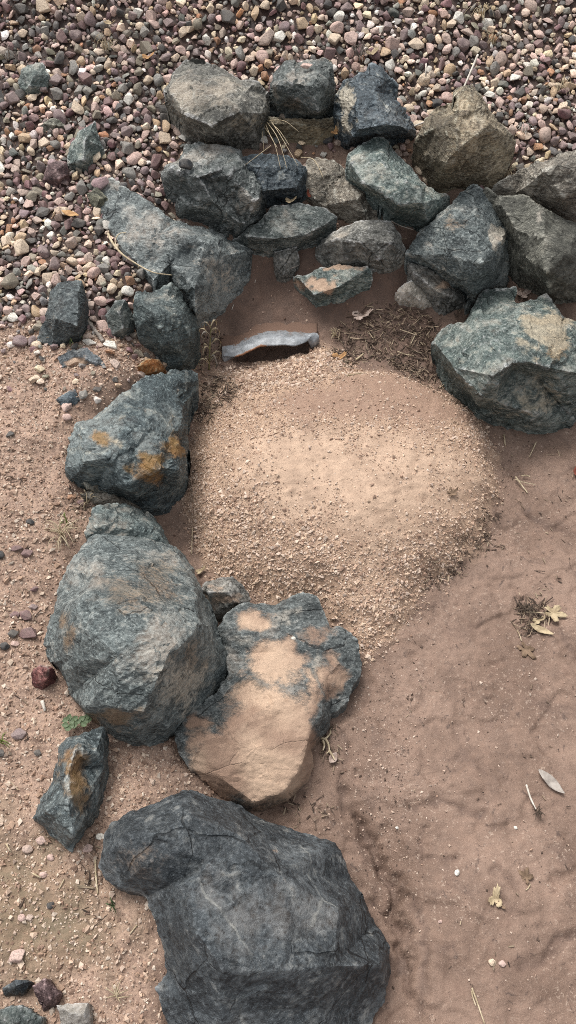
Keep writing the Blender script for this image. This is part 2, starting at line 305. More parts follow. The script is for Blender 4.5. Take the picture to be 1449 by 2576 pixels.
    hv = g.n('ShaderNodeHueSaturation'); g.put(hv.inputs['Value'], g.rng(oi.outputs['Random'], 0, 1, .82, 1.22)); g.put(hv.inputs['Saturation'], g.rng(g.math('FRACT', g.math('MULTIPLY', oi.outputs['Random'], 7.31)), 0, 1, .7, 1.35)); g.put(hv.inputs['Color'], c); c = hv.outputs[0]
    # dried silt that settled on the stone
    sx = g.n('ShaderNodeSeparateXYZ'); g.put(sx.inputs[0], ge.outputs['Normal'])
    du = g.math('MULTIPLY', g.rng(sx.outputs[2], .55, .95), g.rng(n1, .50, .66)); du = g.math('MULTIPLY', du, dust)
    md = g.rng(g.math('ADD', g.math('ADD', mudm, g.math('MULTIPLY', g.math('SUBTRACT', n5, .5), .7)), g.math('MULTIPLY', g.math('SUBTRACT', n3, .5), .9)), .22, .72)
    md = g.math('MAXIMUM', md, du)
    mc = g.mix(g.rng(n1, .35, .62), (.260, .172, .125), (.470, .340, .245)); mc = g.mix(g.rng(g.vor(p, 30), .12, .18, .35, 0), mc, (.27, .18, .125)); mc = g.mix(g.rng(n4, .5, .75, 0, .35), mc, (.30, .2, .14))
    c = g.mix(md, c, mc)
    h = g.math('ADD', g.math('MULTIPLY', n2, 1.0), g.math('MULTIPLY', n3, .7)); h = g.math('ADD', h, g.math('MULTIPLY', n4, .25))
    h = g.math('SUBTRACT', h, g.math('MULTIPLY', ck, .6)); h = g.math('MULTIPLY', h, g.math('SUBTRACT', 1.0, g.math('MULTIPLY', md, .6)))
    r = g.math('ADD', g.rng(n2, .3, .7, rough - .1, rough + .12), g.math('MULTIPLY', md, .25))
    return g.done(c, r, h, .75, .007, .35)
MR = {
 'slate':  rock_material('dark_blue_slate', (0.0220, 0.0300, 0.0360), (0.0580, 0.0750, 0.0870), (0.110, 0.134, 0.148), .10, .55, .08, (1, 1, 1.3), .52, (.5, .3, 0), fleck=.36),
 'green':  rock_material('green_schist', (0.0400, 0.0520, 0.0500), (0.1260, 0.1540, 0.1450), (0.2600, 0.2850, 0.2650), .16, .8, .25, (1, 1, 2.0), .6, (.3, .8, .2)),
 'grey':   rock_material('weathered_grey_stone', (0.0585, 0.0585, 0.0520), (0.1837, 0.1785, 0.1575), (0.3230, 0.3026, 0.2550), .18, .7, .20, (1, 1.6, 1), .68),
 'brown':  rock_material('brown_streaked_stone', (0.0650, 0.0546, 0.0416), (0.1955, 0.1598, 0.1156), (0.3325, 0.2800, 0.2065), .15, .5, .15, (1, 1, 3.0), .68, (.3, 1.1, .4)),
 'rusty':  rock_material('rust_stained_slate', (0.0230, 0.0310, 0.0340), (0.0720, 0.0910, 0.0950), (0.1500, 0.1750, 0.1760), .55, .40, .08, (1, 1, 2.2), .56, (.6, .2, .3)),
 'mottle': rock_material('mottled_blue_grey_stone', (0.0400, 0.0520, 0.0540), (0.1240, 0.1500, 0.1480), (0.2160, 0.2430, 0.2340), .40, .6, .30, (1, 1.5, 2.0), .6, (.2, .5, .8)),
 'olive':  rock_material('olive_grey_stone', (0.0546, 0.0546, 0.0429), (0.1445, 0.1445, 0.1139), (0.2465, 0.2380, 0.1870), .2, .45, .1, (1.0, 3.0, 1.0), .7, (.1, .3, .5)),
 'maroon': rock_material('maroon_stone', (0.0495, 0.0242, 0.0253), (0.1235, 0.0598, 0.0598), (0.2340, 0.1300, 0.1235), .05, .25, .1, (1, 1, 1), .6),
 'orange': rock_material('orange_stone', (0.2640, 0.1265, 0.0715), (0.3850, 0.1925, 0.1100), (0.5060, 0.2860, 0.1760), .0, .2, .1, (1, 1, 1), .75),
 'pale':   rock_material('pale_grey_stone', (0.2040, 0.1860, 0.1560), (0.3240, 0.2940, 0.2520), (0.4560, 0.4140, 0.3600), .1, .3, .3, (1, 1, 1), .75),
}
def smooth_np(V, E, it, f=.5):
    for _ in range(it):
        c = np.maximum(np.bincount(E.ravel(), minlength=len(V)), 1)
        m = np.stack([np.bincount(E[:, 0], V[E[:, 1], k], len(V)) + np.bincount(E[:, 1], V[E[:, 0], k], len(V)) for k in range(3)], -1)
        V = V + f * (m / c[:, None] - V)
    return V
def densify(loop, sp):
    out = []
    for (ax, ay), (bx, by) in zip(loop, loop[1:] + loop[:1]):
        k = max(1, int(round(math.hypot(bx - ax, by - ay) / sp)))
        out += [(ax + (bx - ax) * i / k, ay + (by - ay) * i / k) for i in range(k)]
    return out
def in_poly(poly, x, y):
    ins = np.zeros(x.shape, bool); n = len(poly)
    for i in range(n):
        ax, ay = poly[i]; bx, by = poly[(i + 1) % n]
        ins ^= ((ay > y) != (by > y)) & (x < (bx - ax) * (y - ay) / (by - ay + 1e-15) + ax)
    return ins
OUTL = []
ROCKS = []
def rock(name, label, mat, H, outline, inner, rim=.5, marks=(), chip=1.0, rough=1.0, sink=.09, seed=None, cat='boulder', drop=.82, spacing=None, edge=1.0, cuts=0, crag=1.0):
    seed = seed if seed is not None else len(ROCKS) * 13 + 5
    ol = np.array([(a[0], a[1]) for a in outline], float); _c = ol.mean(0); _e = ol - _c; ol = ol + _e / np.linalg.norm(_e, axis=1)[:, None] * 3.5; y0, y1 = ol[:, 1].min(), ol[:, 1].max()
    hh = [a[2] * H if len(a) > 2 else H * rim * (y1 - a[1]) / (y1 - y0) for a in outline]
    pts = [tuple(q) for q in ol]; hs_ = list(hh); edges = []
    for pl in inner:
        pl = pl if isinstance(pl, list) else [pl]; k0 = len(pts)
        for q in pl: pts.append((q[0], q[1])); hs_.append(q[2] * H)
        edges += [(k0 + i, k0 + i + 1) for i in range(len(pl) - 1)]
    n = len(ol)
    vv, _, ff, ov, _, _ = delaunay_2d_cdt([Vector(q) for q in pts], edges, [list(range(n))], 1, 1e-4)
    hv = [hs_[o[0]] if o else None for o in ov]
    for i, h in enumerate(hv):
        if h is None:
            d = [(vv[i].x - q[0]) ** 2 + (vv[i].y - q[1]) ** 2 for q in pts]; j = np.argsort(d)[:2]; hv[i] = float(np.mean([hs_[k] for k in j]))
    T = P([v.x for v in vv], [v.y for v in vv], hv); size = np.linalg.norm(T.max(0) - T.min(0)); OUTL.append(ol)
    V2 = np.array([(v.x, v.y) for v in vv]); inv = 1.0 / ((T - CAM) @ FWD)
    # split broad facets into a few broken planes
    rf = np.random.default_rng(seed + 6); ff = [list(f) for f in ff]; V2 = list(V2); inv = list(inv)
    for _ in range(2):
        nf = []
        for f in ff:
            A_, B_, C_ = (V2[q] for q in f[:3]); ar = abs((B_[0] - A_[0]) * (C_[1] - A_[1]) - (B_[1] - A_[1]) * (C_[0] - A_[0])) / 2
            sides = sorted(((np.linalg.norm(V2[f[i]] - V2[f[(i + 1) % 3]]), i) for i in range(3)))
            if ar < 1700 or ar / sides[-1][0] < 12: nf.append(f); continue
            w_ = rf.dirichlet((4, 4, 4)); dep = 1 / (w_ @ np.array([inv[q] for q in f])); dep += rf.normal() * .085 * math.sqrt(ar) * dep / FPX * crag
            V2.append(w_[0] * A_ + w_[1] * B_ + w_[2] * C_); inv.append(1 / dep); q = len(V2) - 1
            nf += [[f[0], f[1], q], [f[1], f[2], q], [f[2], f[0], q]]
        ff = nf
    V2 = np.array(V2); inv = np.array(inv)
    # fine triangulation of the seen side: every coarse facet stays a plane (1/depth is linear on it)
    ext = max(ol[:, 0].ptp() if hasattr(ol[:, 0], 'ptp') else np.ptp(ol[:, 0]), np.ptp(ol[:, 1])); sp = spacing or float(np.clip(ext / 75, 2.6, 5.0))
    rs_ = np.random.default_rng(seed + 1); loop = densify([tuple(q) for q in ol], sp); L = np.array(loop)
    L[1:] += 0; nrm = np.roll(L, -1, 0) - np.roll(L, 1, 0); nrm = np.stack([nrm[:, 1], -nrm[:, 0]], -1) / (np.linalg.norm(nrm, axis=1)[:, None] + 1e-9)
    s1 = np.cumsum(np.linalg.norm(np.roll(L, -1, 0) - L, axis=1)); per = s1[-1]; th = s1 / per * 2 * np.pi
    cyl = np.stack([np.cos(th) * per / (2 * np.pi), np.sin(th) * per / (2 * np.pi), np.full(len(L), seed * 3.1)], -1)
    L = L + nrm * (fbm(cyl / 38, 4, seed + 2, .6) * 11 * edge * min(1, ext / 160))[:, None]
    e2 = set()
    for f in ff:
        for i_, j_ in zip(f, f[1:] + f[:1]): e2.add((min(i_, j_), max(i_, j_)))
    cr = []
    for i_, j_ in e2:
        k = int(np.linalg.norm(V2[i_] - V2[j_]) / sp); cr += [tuple(V2[i_] + (V2[j_] - V2[i_]) * q / (k + 1)) for q in range(1, k + 1)]
    cr += [tuple(q) for q in V2[n:]]
    gx_, gy_ = np.meshgrid(np.arange(ol[:, 0].min(), ol[:, 0].max(), sp), np.arange(ol[:, 1].min(), ol[:, 1].max(), sp * .87))
    gx_[1::2] += sp / 2; gp = np.stack([gx_.ravel(), gy_.ravel()], -1) + rs_.uniform(-.22, .22, (gx_.size, 2)) * sp
    cr = np.array(cr)
    keep = np.array([((cr - q) ** 2).sum(-1).min() > (sp * .62) ** 2 for q in gp]); gp = gp[keep]
    allp = np.concatenate([cr, gp]); lt = [tuple(q) for q in L]
    ok = in_poly(lt, allp[:, 0], allp[:, 1]); allp = allp[ok]
    seg = np.concatenate([L, (L + np.roll(L, -1, 0)) / 2]); ok = np.array([((seg - q) ** 2).sum(-1).min() > (sp * .55) ** 2 for q in allp]); allp = allp[ok]
    nb = len(L); fv, _, ff2, fo, _, _ = delaunay_2d_cdt([Vector(q) for q in lt] + [Vector(q) for q in allp], [], [list(range(nb))], 1, 1e-5)
    fx = np.array([(v.x, v.y) for v in fv])
    # barycentric lookup of 1/depth on the coarse facets
    best = np.full(len(fx), 1e9); iv = np.zeros(len(fx))
    for f in ff:
        a_, b_, c_ = V2[f[0]], V2[f[1]], V2[f[2]]; M_ = np.array([b_ - a_, c_ - a_]).T
        if abs(np.linalg.det(M_)) < 1e-6: continue
        uv = (fx - a_) @ np.linalg.inv(M_).T; w_ = np.stack([1 - uv.sum(1), uv[:, 0], uv[:, 1]], -1); out_ = np.maximum(0, -w_).sum(1)
        wc = np.clip(w_, 0, 1); wc /= wc.sum(1)[:, None]; val = wc @ inv[list(f[:3])]; up_ = out_ < best; iv[up_] = val[up_]; best[up_] = out_[up_]
    FD = ray(fx[:, 0], fx[:, 1]) / FPX; T3 = CAM + FD / iv[:, None]; m = len(T3)
    cnt = {}
    for f in ff2:
        for i_, j_ in zip(f, f[1:] + f[:1]): cnt[(i_, j_)] = 1
    nx = {i_: j_ for (i_, j_) in cnt if (j_, i_) not in cnt}
    st = next(iter(nx)); ring = [st]
    while nx[ring[-1]] != st and len(ring) < len(nx) + 1: ring.append(nx[ring[-1]])
    R0 = T3[ring]; cen = T3.mean(0); BB = R0.copy(); BB[:, :2] = cen[:2] + (BB[:, :2] - cen[:2]) * drop
    gz = grid_at(ZB, BB[:, 0], BB[:, 1]); BB[:, 2] = np.minimum(gz - sink, R0[:, 2] - sink * .6)
    rows = 7; VV = [T3]; FF = [list(f) for f in ff2]; prev = ring; base = m
    for k_ in range(1, rows + 1):
        t_ = k_ / rows; q = R0 * (1 - t_) + BB * t_; q[:, :2] = R0[:, :2] + (BB[:, :2] - R0[:, :2]) * (t_ ** 1.8 if drop < 1 else t_); VV.append(q); cur = list(range(base, base + len(ring))); base += len(ring)
        for i_ in range(len(ring)):
            j_ = (i_ + 1) % len(ring); FF.append([prev[j_], prev[i_], cur[i_], cur[j_]])
        prev = cur
    FF.append(prev); VV = np.concatenate(VV) - cen
    me = bpy.data.meshes.new(name); me.from_pydata([tuple(v) for v in VV], [], FF); me.update()
    bm = bmesh.new(); bm.from_mesh(me); bmesh.ops.recalc_face_normals(bm, faces=bm.faces); bm.to_mesh(me); bm.free()
    me.polygons.foreach_set('use_smooth', np.ones(len(me.polygons), bool)); me.update()
    nv = len(VV); co = VV
    E = np.empty(len(me.edges) * 2, np.int32); me.edges.foreach_get('vertices', E); E = E.reshape(-1, 2)
    px, py = to_px(co + cen)
    rc = np.random.default_rng(seed + 4); top_ = co[:m] - co[:m].mean(0); mid_ = co[:m].mean(0)
    for _ in range(cuts):
        a_ = rc.uniform(0, 2 * np.pi); el = rc.uniform(.25, 1.35); nn = np.array([np.cos(a_) * np.cos(el), np.sin(a_) * np.cos(el), np.sin(el)])
        if nn @ (-FWD) < .15: continue
        pr = top_ @ nn; dd = np.quantile(pr, rc.uniform(.84, .965)); ex_ = np.maximum(0, (co - mid_) @ nn - dd); co = co - np.minimum(ex_, .035 * min(1, size / .3))[:, None] * nn * .92
        top_ = co[:m] - mid_
    co = smooth_np(co, E, 1, .25)
    me.vertices.foreach_set('co', co.astype(np.float32).ravel()); me.update()
    nr = np.empty(nv * 3, np.float32); me.vertex_normals.foreach_get('vector', nr); nr = nr.reshape(-1, 3).astype(float)
    r = np.random.default_rng(seed); off = r.uniform(-50, 50, 3); k = min(1.0, size / .4)
    # broken facets
    disp = np.zeros(nv)
    for cells, sl in ((12, .10), (45, .13), (160, .16)):
        sd_ = co[r.integers(0, nv, cells)]; g = r.normal(size=(cells, 3)); g /= np.linalg.norm(g, axis=1)[:, None]; ofs = r.normal(size=cells) * .0035 * k * (12 / cells) ** .5
        wv = co + np.stack([fbm((co + off) * 16, 2, seed + 70 + i) for i in range(3)], -1) * .03 * k
        d2 = ((wv[:, None] - sd_[None]) ** 2).sum(-1) if nv * cells < 4e6 else np.concatenate([((wv[i:i + 20000, None] - sd_[None]) ** 2).sum(-1) for i in range(0, nv, 20000)])
        ii = d2.argmin(1); disp += .55 * chip * np.clip(((co - sd_[ii]) * g[ii]).sum(-1) * sl + ofs[ii], -.014 * k, .010 * k)
    q = co + off; ax = r.normal(size=3); ax /= np.linalg.norm(ax); lay = q + np.outer(q @ ax, ax) * 3
    disp += rough * k * (fbm(q * 7, 3, seed) * .0035 + (1 - np.abs(fbm(lay * 14, 4, seed + 9)) * 4) * .0020)
    co2 = co + nr * disp[:, None]; co2 = smooth_np(co2, E, 1, .2)
    nr2 = nr; co2 += nr2 * (rough * (fbm(lay * 45, 3, seed + 20, .65) * .0042 * k + perlin(q * 170, seed + 3) * .0009))[:, None]
    me.vertices.foreach_set('co', co2.astype(np.float32).ravel()); me.update()
    mk = np.zeros((nv, 4)); wx = fbm((co + off) * 18, 4, seed + 40) * 75; wy = fbm((co + off) * 18, 4, seed + 44) * 75
    ch = {'mud': 0, 'rust': 1, 'pale': 2, 'dark': 3}
    for (kind, bx, by, rx, ry, st) in marks:
        d = np.sqrt(((px - bx + wx * min(1, rx / 40)) / rx) ** 2 + ((py - by + wy * min(1, ry / 40)) / ry) ** 2); c = ch[kind]; mk[:, c] = np.maximum(mk[:, c], st * (1 - sstep(.2, 1.5, d)))
    vcol(me, 'marks', mk); me.materials.clear(); me.name = name; me.set_sharp_from_angle(angle=math.radians(30))
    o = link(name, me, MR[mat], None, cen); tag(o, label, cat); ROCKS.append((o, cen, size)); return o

exec_rocks = True
# --- back row, along the edge of the gravel
rock('boulder', 'large grey boulder with a dark tilted top, leftmost of the top row', 'grey', .17,
 [(417,260),(420,222),(445,172),(465,150),(520,158),(560,174),(602,204),(645,207),(674,238),(679,280),(660,325),(646,366),(585,368),(500,352),(470,335),(448,300)],
 [[(425,228,.75),(470,290,.95),(530,316,1.0),(600,282,1.0),(608,238,.9),(562,184,.8)],(500,225,.95),(660,285,.65),(640,330,.45),(500,335,.35)],
 rim=.62, marks=[('dark',545,290,60,28,.8),('dark',500,200,55,40,.45),('pale',620,310,45,45,.5)], chip=.7)
rock('boulder', 'dark green boulder with a brown underside and a flat pebble on its top', 'green', .16,
 [(680,275),(681,220),(690,188),(718,158),(772,150),(815,151),(834,168),(843,210),(840,262),(820,290),(800,299),(745,288),(700,281)],
 [[(690,215,.8),(725,207,.92),(785,216,1.05),(798,280,.75)],(760,180,.85),(745,250,.75),(820,215,.8)],
 rim=.7, marks=[('rust',735,262,45,18,.45),('pale',705,225,25,20,.6)], sink=.05)
rock('rock', 'low brown slab tucked beneath the dark green boulder with the pebble', 'brown', .055,
 [(668,312),(678,293),(740,297),(800,303),(836,296),(838,328),(800,352),(760,352),(722,346),(690,330)], [[(690,312,.9),(740,310,1),(810,318,.9)]], rim=.7, cat='rock', sink=.05)
rock('boulder', 'blue black boulder with pale streaked left side, third in the top row', 'slate', .18,
 [(846,292),(845,240),(868,207),(905,190),(935,164),(962,172),(985,196),(1000,216),(985,240),(1003,256),(1018,292),(1042,326),(1040,346),(985,346),(925,358),(870,362),(857,325)],
 [[(897,200,.85),(895,270,1),(902,325,.95)],[(903,326,.95),(970,312,1.0),(1014,320,.72)],(940,230,.95),(985,290,.85)],
 rim=.66, marks=[('pale',872,280,24,85,.75)])
rock('boulder', 'big boulder with a slate left face and a light brown right face', 'brown', .22,
 [(1040,355),(1062,322),(1085,285),(1102,262),(1138,268),(1150,230),(1190,217),(1214,240),(1232,276),(1270,322),(1294,352),(1290,388),(1274,432),(1232,466),(1180,471),(1115,468),(1090,456),(1062,402)],
 [[(1150,240,.85),(1147,300,1.0),(1150,378,1.05),(1122,408,.85)],[(1152,376,1.05),(1195,338,1.05),(1250,324,.75)],(1200,260,.85),(1230,310,.9),(1100,320,.8),(1200,420,.55)],
 rim=.6, marks=[('dark',1105,345,45,75,.8),('dark',1085,400,30,40,.6),('pale',1205,300,22,60,.5)])
# --- second tier
rock('boulder', 'large dark green boulder with a pale ridge and a black pebble resting on it', 'green', .17,
 [(400,442),(414,420),(448,402),(462,372),(498,356),(550,365),(590,386),(645,398),(672,430),(668,500),(660,540),(630,572),(600,592),(558,585),(500,545),(450,526),(440,500),(406,466)],
 [[(430,425,.8),(470,440,.95),(502,446,1.0),(560,425,.9),(600,400,.7)],[(502,448,1.0),(540,512,.85),(600,560,.6)],[(515,448,.7),(560,500,.6),(625,560,.45)],[(580,440,1.0),(640,505,.9)],(480,510,.6)],
 rim=.45, marks=[('pale',610,520,45,40,.6),('dark',480,470,55,25,.6),('dark',590,430,50,40,.6)], chip=1.3)
rock('boulder', 'blue black flat topped slab behind the pale ridged green boulder', 'slate', .12,
 [(590,395),(640,388),(700,386),(742,402),(769,426),(766,480),(755,502),(680,502),(650,520),(610,500),(585,450)],
 [(640,420,.95),(720,420,.9),(745,470,.95),(665,480,1.0)], rim=.7)
rock('boulder', 'speckled light green slab just above the muddy hollow', 'green', .11,
 [(578,605),(608,590),(648,560),(672,530),(684,516),(745,512),(820,527),(845,546),(840,566),(810,590),(770,610),(722,632),(680,635),(625,623),(590,616)],
 [[(625,596,1.0),(690,600,1.0),(765,592,.95),(815,566,.8)],(700,545,.85),(770,550,.85)], rim=.8, marks=[('pale',770,580,70,30,.35)], chip=.5)
rock('boulder', 'pale green faceted boulder leaning over the brown slab', 'green', .16,
 [(874,412),(880,386),(915,362),(955,348),(976,353),(992,382),(1012,402),(1040,430),(1066,468),(1130,490),(1128,522),(1108,552),(1076,578),(1046,566),(1038,555),(985,548),(925,482),(900,466),(878,446)],
 [[(884,410,.85),(915,462,.9),(1000,514,1.05),(1062,510,1.05),(1060,474,1.0)],(960,400,.9),(1000,450,1.0),(1075,555,.45)],
 rim=.6, marks=[('pale',960,440,50,40,.35),('dark',1000,540,90,22,.6)], chip=.5)
rock('boulder', 'brown dirt coated slab under the pale green faceted boulder', 'brown', .07,
 [(772,470),(768,440),(778,402),(800,392),(840,402),(872,442),(925,474),(990,552),(930,558),(850,537),(818,515)], [(830,440,.95),(900,500,1.0),(850,510,.8)], rim=.8, sink=.05)
rock('boulder', 'grey rounded boulder at the top of the muddy hollow', 'grey', .12,
 [(796,640),(800,622),(830,592),(860,572),(900,556),(950,551),(990,566),(1010,602),(1021,640),(1000,662),(965,679),(935,671),(900,662),(870,671),(830,669),(806,657)],
 [[(850,600,.85),(900,610,1.0),(985,612,.85)],(870,650,.6),(950,650,.7)], rim=.6, marks=[('dark',845,630,50,40,.7)], chip=.6)
rock('rock', 'small slab in the hollow with its top plastered in brown mud', 'green', .075,
 [(741,696),(786,688),(810,678),(850,668),(900,672),(922,668),(933,692),(900,711),(860,736),(800,763),(776,742)],
 [[(752,700,.85),(790,742,.95),(850,722,1.0),(915,682,.9)],(840,690,.8)], rim=.8, marks=[('mud',800,712,50,26,1),('mud',870,672,50,12,.8)], cat='rock', chip=.4, sink=.05)
rock('rock', 'narrow grey wedge of stone below the speckled green slab', 'grey', .06,
 [(690,636),(745,622),(752,650),(736,690),(720,706),(700,694),(692,662)], [(720,650,1.0),(715,690,.6)], rim=.9, cat='rock', sink=.05)
rock('boulder', 'tall mottled boulder with a cream patch, right of the muddy hollow', 'mottle', .22,
 [(1027,636),(1060,590),(1100,540),(1158,486),(1200,466),(1215,476),(1240,520),(1272,572),(1278,606),(1278,700),(1262,726),(1192,762),(1165,736),(1110,690),(1060,666),(1034,652)],
 [[(1260,610,.8),(1214,662,1.02),(1188,740,.5)],[(1050,640,.45),(1120,690,.6),(1185,738,.5)],(1130,570,.85),(1190,500,.65),(1200,600,1.0),(1120,640,.8)],
 rim=.5, marks=[('pale',1250,600,22,26,1),('pale',1110,660,45,22,.45),('rust',1140,560,40,26,.45),('dark',1245,690,34,50,.3)], chip=.7)
rock('rock', 'slim brown grey stone wedged under the tall mottled boulder', 'grey', .075,
 [(1027,662),(1062,668),(1112,697),(1162,732),(1166,760),(1112,796),(1100,780),(1086,746),(1046,711),(1032,690)], [[(1045,690,.9),(1100,735,1),(1140,745,.8)]], rim=.8, cat='rock', marks=[('mud',1120,715,30,14,.7)], sink=.05)
rock('rock', 'small pale grey stone half buried beside the slim wedged stone', 'pale', .05,
 [(997,735),(1018,716),(1036,707),(1062,722),(1086,770),(1060,776),(1010,756)], [(1030,735,1.0),(1055,755,.7)], rim=.8, cat='rock', sink=.05)
rock('boulder', 'two faced boulder, olive left side and dark pitted right side', 'olive', .2,
 [(1213,482),(1224,470),(1256,490),(1330,496),(1356,515),(1400,545),(1452,562),(1480,640),(1470,742),(1410,756),(1370,742),(1310,692),(1290,652),(1280,602),(1262,562),(1236,522)],
 [[(1356,522,.9),(1370,600,1.05),(1374,680,1.0),(1382,738,.4)],(1260,515,.75),(1300,580,.9),(1430,640,.9),(1320,650,.7)],
 rim=.6, marks=[('dark',1430,650,58,115,.75),('pale',1358,540,12,30,.7),('dark',1290,505,50,18,.6)], chip=.5)
rock('boulder', 'wet looking brown boulder with a white scar at the right edge', 'brown', .19,
 [(1244,466),(1320,420),(1400,386),(1475,365),(1560,380),(1570,520),(1500,580),(1449,560),(1400,536),(1340,500),(1300,486)],
 [[(1325,468,.65),(1372,428,.95),(1392,420,1.0),(1470,395,.95)],(1415,492,.85),(1480,480,.8)],
 rim=.55, marks=[('pale',1375,440,32,22,.85),('dark',1430,455,50,40,.6)], chip=.9)
rock('boulder', 'very large boulder with a green top and an ochre patch, right side', 'green', .24,
 [(1087,862),(1104,841),(1130,822),(1170,810),(1190,776),(1220,736),(1300,717),(1309,732),(1300,762),(1335,752),(1372,744),(1392,770),(1412,806),(1470,812),(1530,850),(1520,990),(1445,1056),(1400,1075),(1345,1084),(1300,1071),(1202,1036),(1180,1000),(1132,950),(1104,910)],
 [[(1096,866,.45),(1140,925,.6),(1205,990,.62)],[(1206,988,.62),(1240,945,.9),(1285,912,1.0),(1335,912,1.0),(1395,928,.92),(1460,940,.8)],(1200,840,.85),(1300,780,.8),(1300,850,1.0),(1410,830,.85),(1290,935,.72),(1350,950,.65),(1340,1040,.4),(1250,1010,.5)],
 rim=.42, marks=[('pale',1375,835,85,62,1.0),('rust',1385,812,65,22,.95),('rust',1395,870,42,40,.7),('dark',1260,735,55,24,.7),('pale',1330,1010,110,55,.55),('pale',1230,910,40,40,.3),('rust',1310,960,70,22,.3)], chip=.9)
# --- left wall of the basin
rock('boulder', 'long dark slab between the gravel and the muddy hollow', 'mottle', .2,
 [(222,452,.03),(244,428,.04),(305,462,.06),(352,490,.10),(418,534,.3),(440,556),(520,580),(590,605),(635,626),(630,672),(600,730),(560,780),(520,801),(496,820),(478,790),(455,735),(430,714),(386,702,.3),(322,628,.12),(280,572,.05),(246,522,.02)],
 [[(440,580,.75),(516,610,.95),(505,660,1.02),(490,730,1.0),(492,785,.6)],(300,515,.16),(350,560,.28),(400,590,.42),(430,660,.5),(580,640,.6),(560,700,.5)],
 rim=.32, marks=[('pale',560,700,60,80,.42),('rust',540,690,50,60,.35),('dark',480,660,28,60,.6),('pale',380,600,45,50,.25)], chip=.7)
rock('boulder', 'rounded blue grey boulder at the foot of the long dark slab', 'mottle', .17,
 [(335,766),(344,737),(400,726),(430,715),(468,766),(490,800),(500,842),(497,880),(480,916),(450,931),(416,922),(400,890),(380,860),(346,826)],
 [[(420,740,.8),(455,790,1.0),(478,850,.85),(470,900,.5)],(390,790,.9),(420,860,.8),(360,770,.7)], rim=.6, marks=[('dark',480,860,18,50,.5)], chip=.8)
rock('rock', 'dark green upright stone left of the rounded blue grey boulder', 'green', .08,
 [(266,792),(290,756),(316,753),(330,790),(333,820),(306,848),(280,840)], [(300,785,1.0),(310,825,.7)], rim=.8, cat='rock', marks=[('dark',300,800,40,50,.6)], sink=.05)
rock('rock', 'tilted green slab half buried at the left edge of the gravel', 'rusty', .085,
 [(95,856),(112,800),(130,730),(150,706),(206,706),(214,742),(206,830),(200,850),(160,862),(130,866)], [[(150,735,.9),(140,800,.9)],(195,740,1.0),(195,820,.9)], rim=.75, cat='rock', sink=.05)
rock('boulder', 'dark slate boulder with rust orange stains, left side of the basin', 'rusty', .2,
 [(167,1176),(172,1122),(200,1066),(232,1056),(310,990),(375,946),(430,931),(472,930),(495,940),(494,962),(480,992),(471,1042),(472,1202),(455,1242),(400,1286),(370,1285),(310,1250),(250,1226),(215,1214),(186,1206)],
 [[(210,1085,.65),(290,1075,.85),(380,1050,1.0),(450,1035,.85)],[(215,1160,.6),(280,1150,.82),(340,1110,.95)],(435,965,.7),(446,1180,.8),(390,1180,.95),(320,1220,.7)],
 rim=.42, marks=[('rust',255,1105,28,26,1),('rust',370,1170,50,34,1),('rust',435,1125,36,34,.9),('rust',385,1190,40,28,.8),('pale',290,1115,20,26,.5),('dark',350,1020,110,40,.3)])
rock('rock', 'small olive stone flake leaning on the rust stained boulder', 'olive', .06,
 [(213,1212),(236,1194),(262,1182),(296,1200),(309,1234),(298,1251),(250,1242),(228,1230)], [(262,1202,1.0),(285,1230,.8)], rim=.9, cat='rock', marks=[('rust',270,1215,40,30,.5)], sink=.05)
rock('rock', 'thin flat brown slab squeezed below the rust stained boulder', 'brown', .03,
 [(200,1240),(232,1236),(280,1245),(332,1258),(372,1288),(330,1288),(280,1272),(238,1262)], [(280,1258,1.0),(330,1274,.9)], rim=.9, cat='rock', sink=.05)
rock('rock', 'blue grey block on the upper end of the biggest left boulder', 'mottle', .105,
 [(218,1340,.6),(238,1277),(262,1268),(315,1272),(370,1291),(402,1322),(440,1392,.66),(350,1385,.66),(250,1372,.62)], [[(245,1320,.95),(320,1330,1.0),(400,1345,.9)],(300,1290,.8)], rim=.8, cat='rock')
rock('boulder', 'biggest boulder of the left side, many faceted with ochre lower edge', 'mottle', .25,
 [(234,1336),(262,1332),(300,1342),(430,1366),(452,1382),(480,1430),(520,1520),(576,1650),(573,1690),(512,1780),(440,1840),(376,1873),(330,1868),(290,1850),(226,1800),(180,1746),(155,1690),(116,1650),(112,1620),(145,1500),(165,1430),(200,1372)],
 [[(256,1350,.5),(340,1360,.58),(435,1384,.55)],[(256,1352,.5),(235,1440,.72),(190,1535,.8),(158,1592,.62)],[(440,1386,.55),(490,1480,.78),(500,1560,.92),(485,1595,.98)],[(195,1540,.82),(300,1500,1.0),(400,1560,1.05),(484,1596,.98)],[(484,1598,.98),(428,1640,1.0),(395,1710,.9),(362,1788,.66)],[(362,1790,.66),(290,1780,.62),(218,1776,.42)],(160,1690,.35),(300,1650,.95),(340,1430,.82),(535,1640,.55),(450,1740,.5),(350,1850,.2)],
 rim=.28, marks=[('rust',330,1480,110,60,.5),('rust',290,1800,90,26,.85),('rust',165,1590,18,60,.7),('rust',400,1470,90,80,.5),('pale',460,1720,95,85,.62),('rust',480,1660,60,50,.5),('dark',270,1480,60,50,.5),('dark',430,1650,60,20,.3)], chip=.6, rough=.8)
rock('rock', 'tan grey stone between the biggest left boulder and the sand', 'grey', .085,
 [(505,1482),(520,1466),(550,1456),(582,1452),(606,1470),(631,1516),(592,1527),(562,1552),(532,1542)], [[(525,1490,.9),(575,1490,1.0)],(590,1515,.8)], rim=.8, cat='rock', marks=[('mud',550,1505,50,28,.55)], sink=.05)
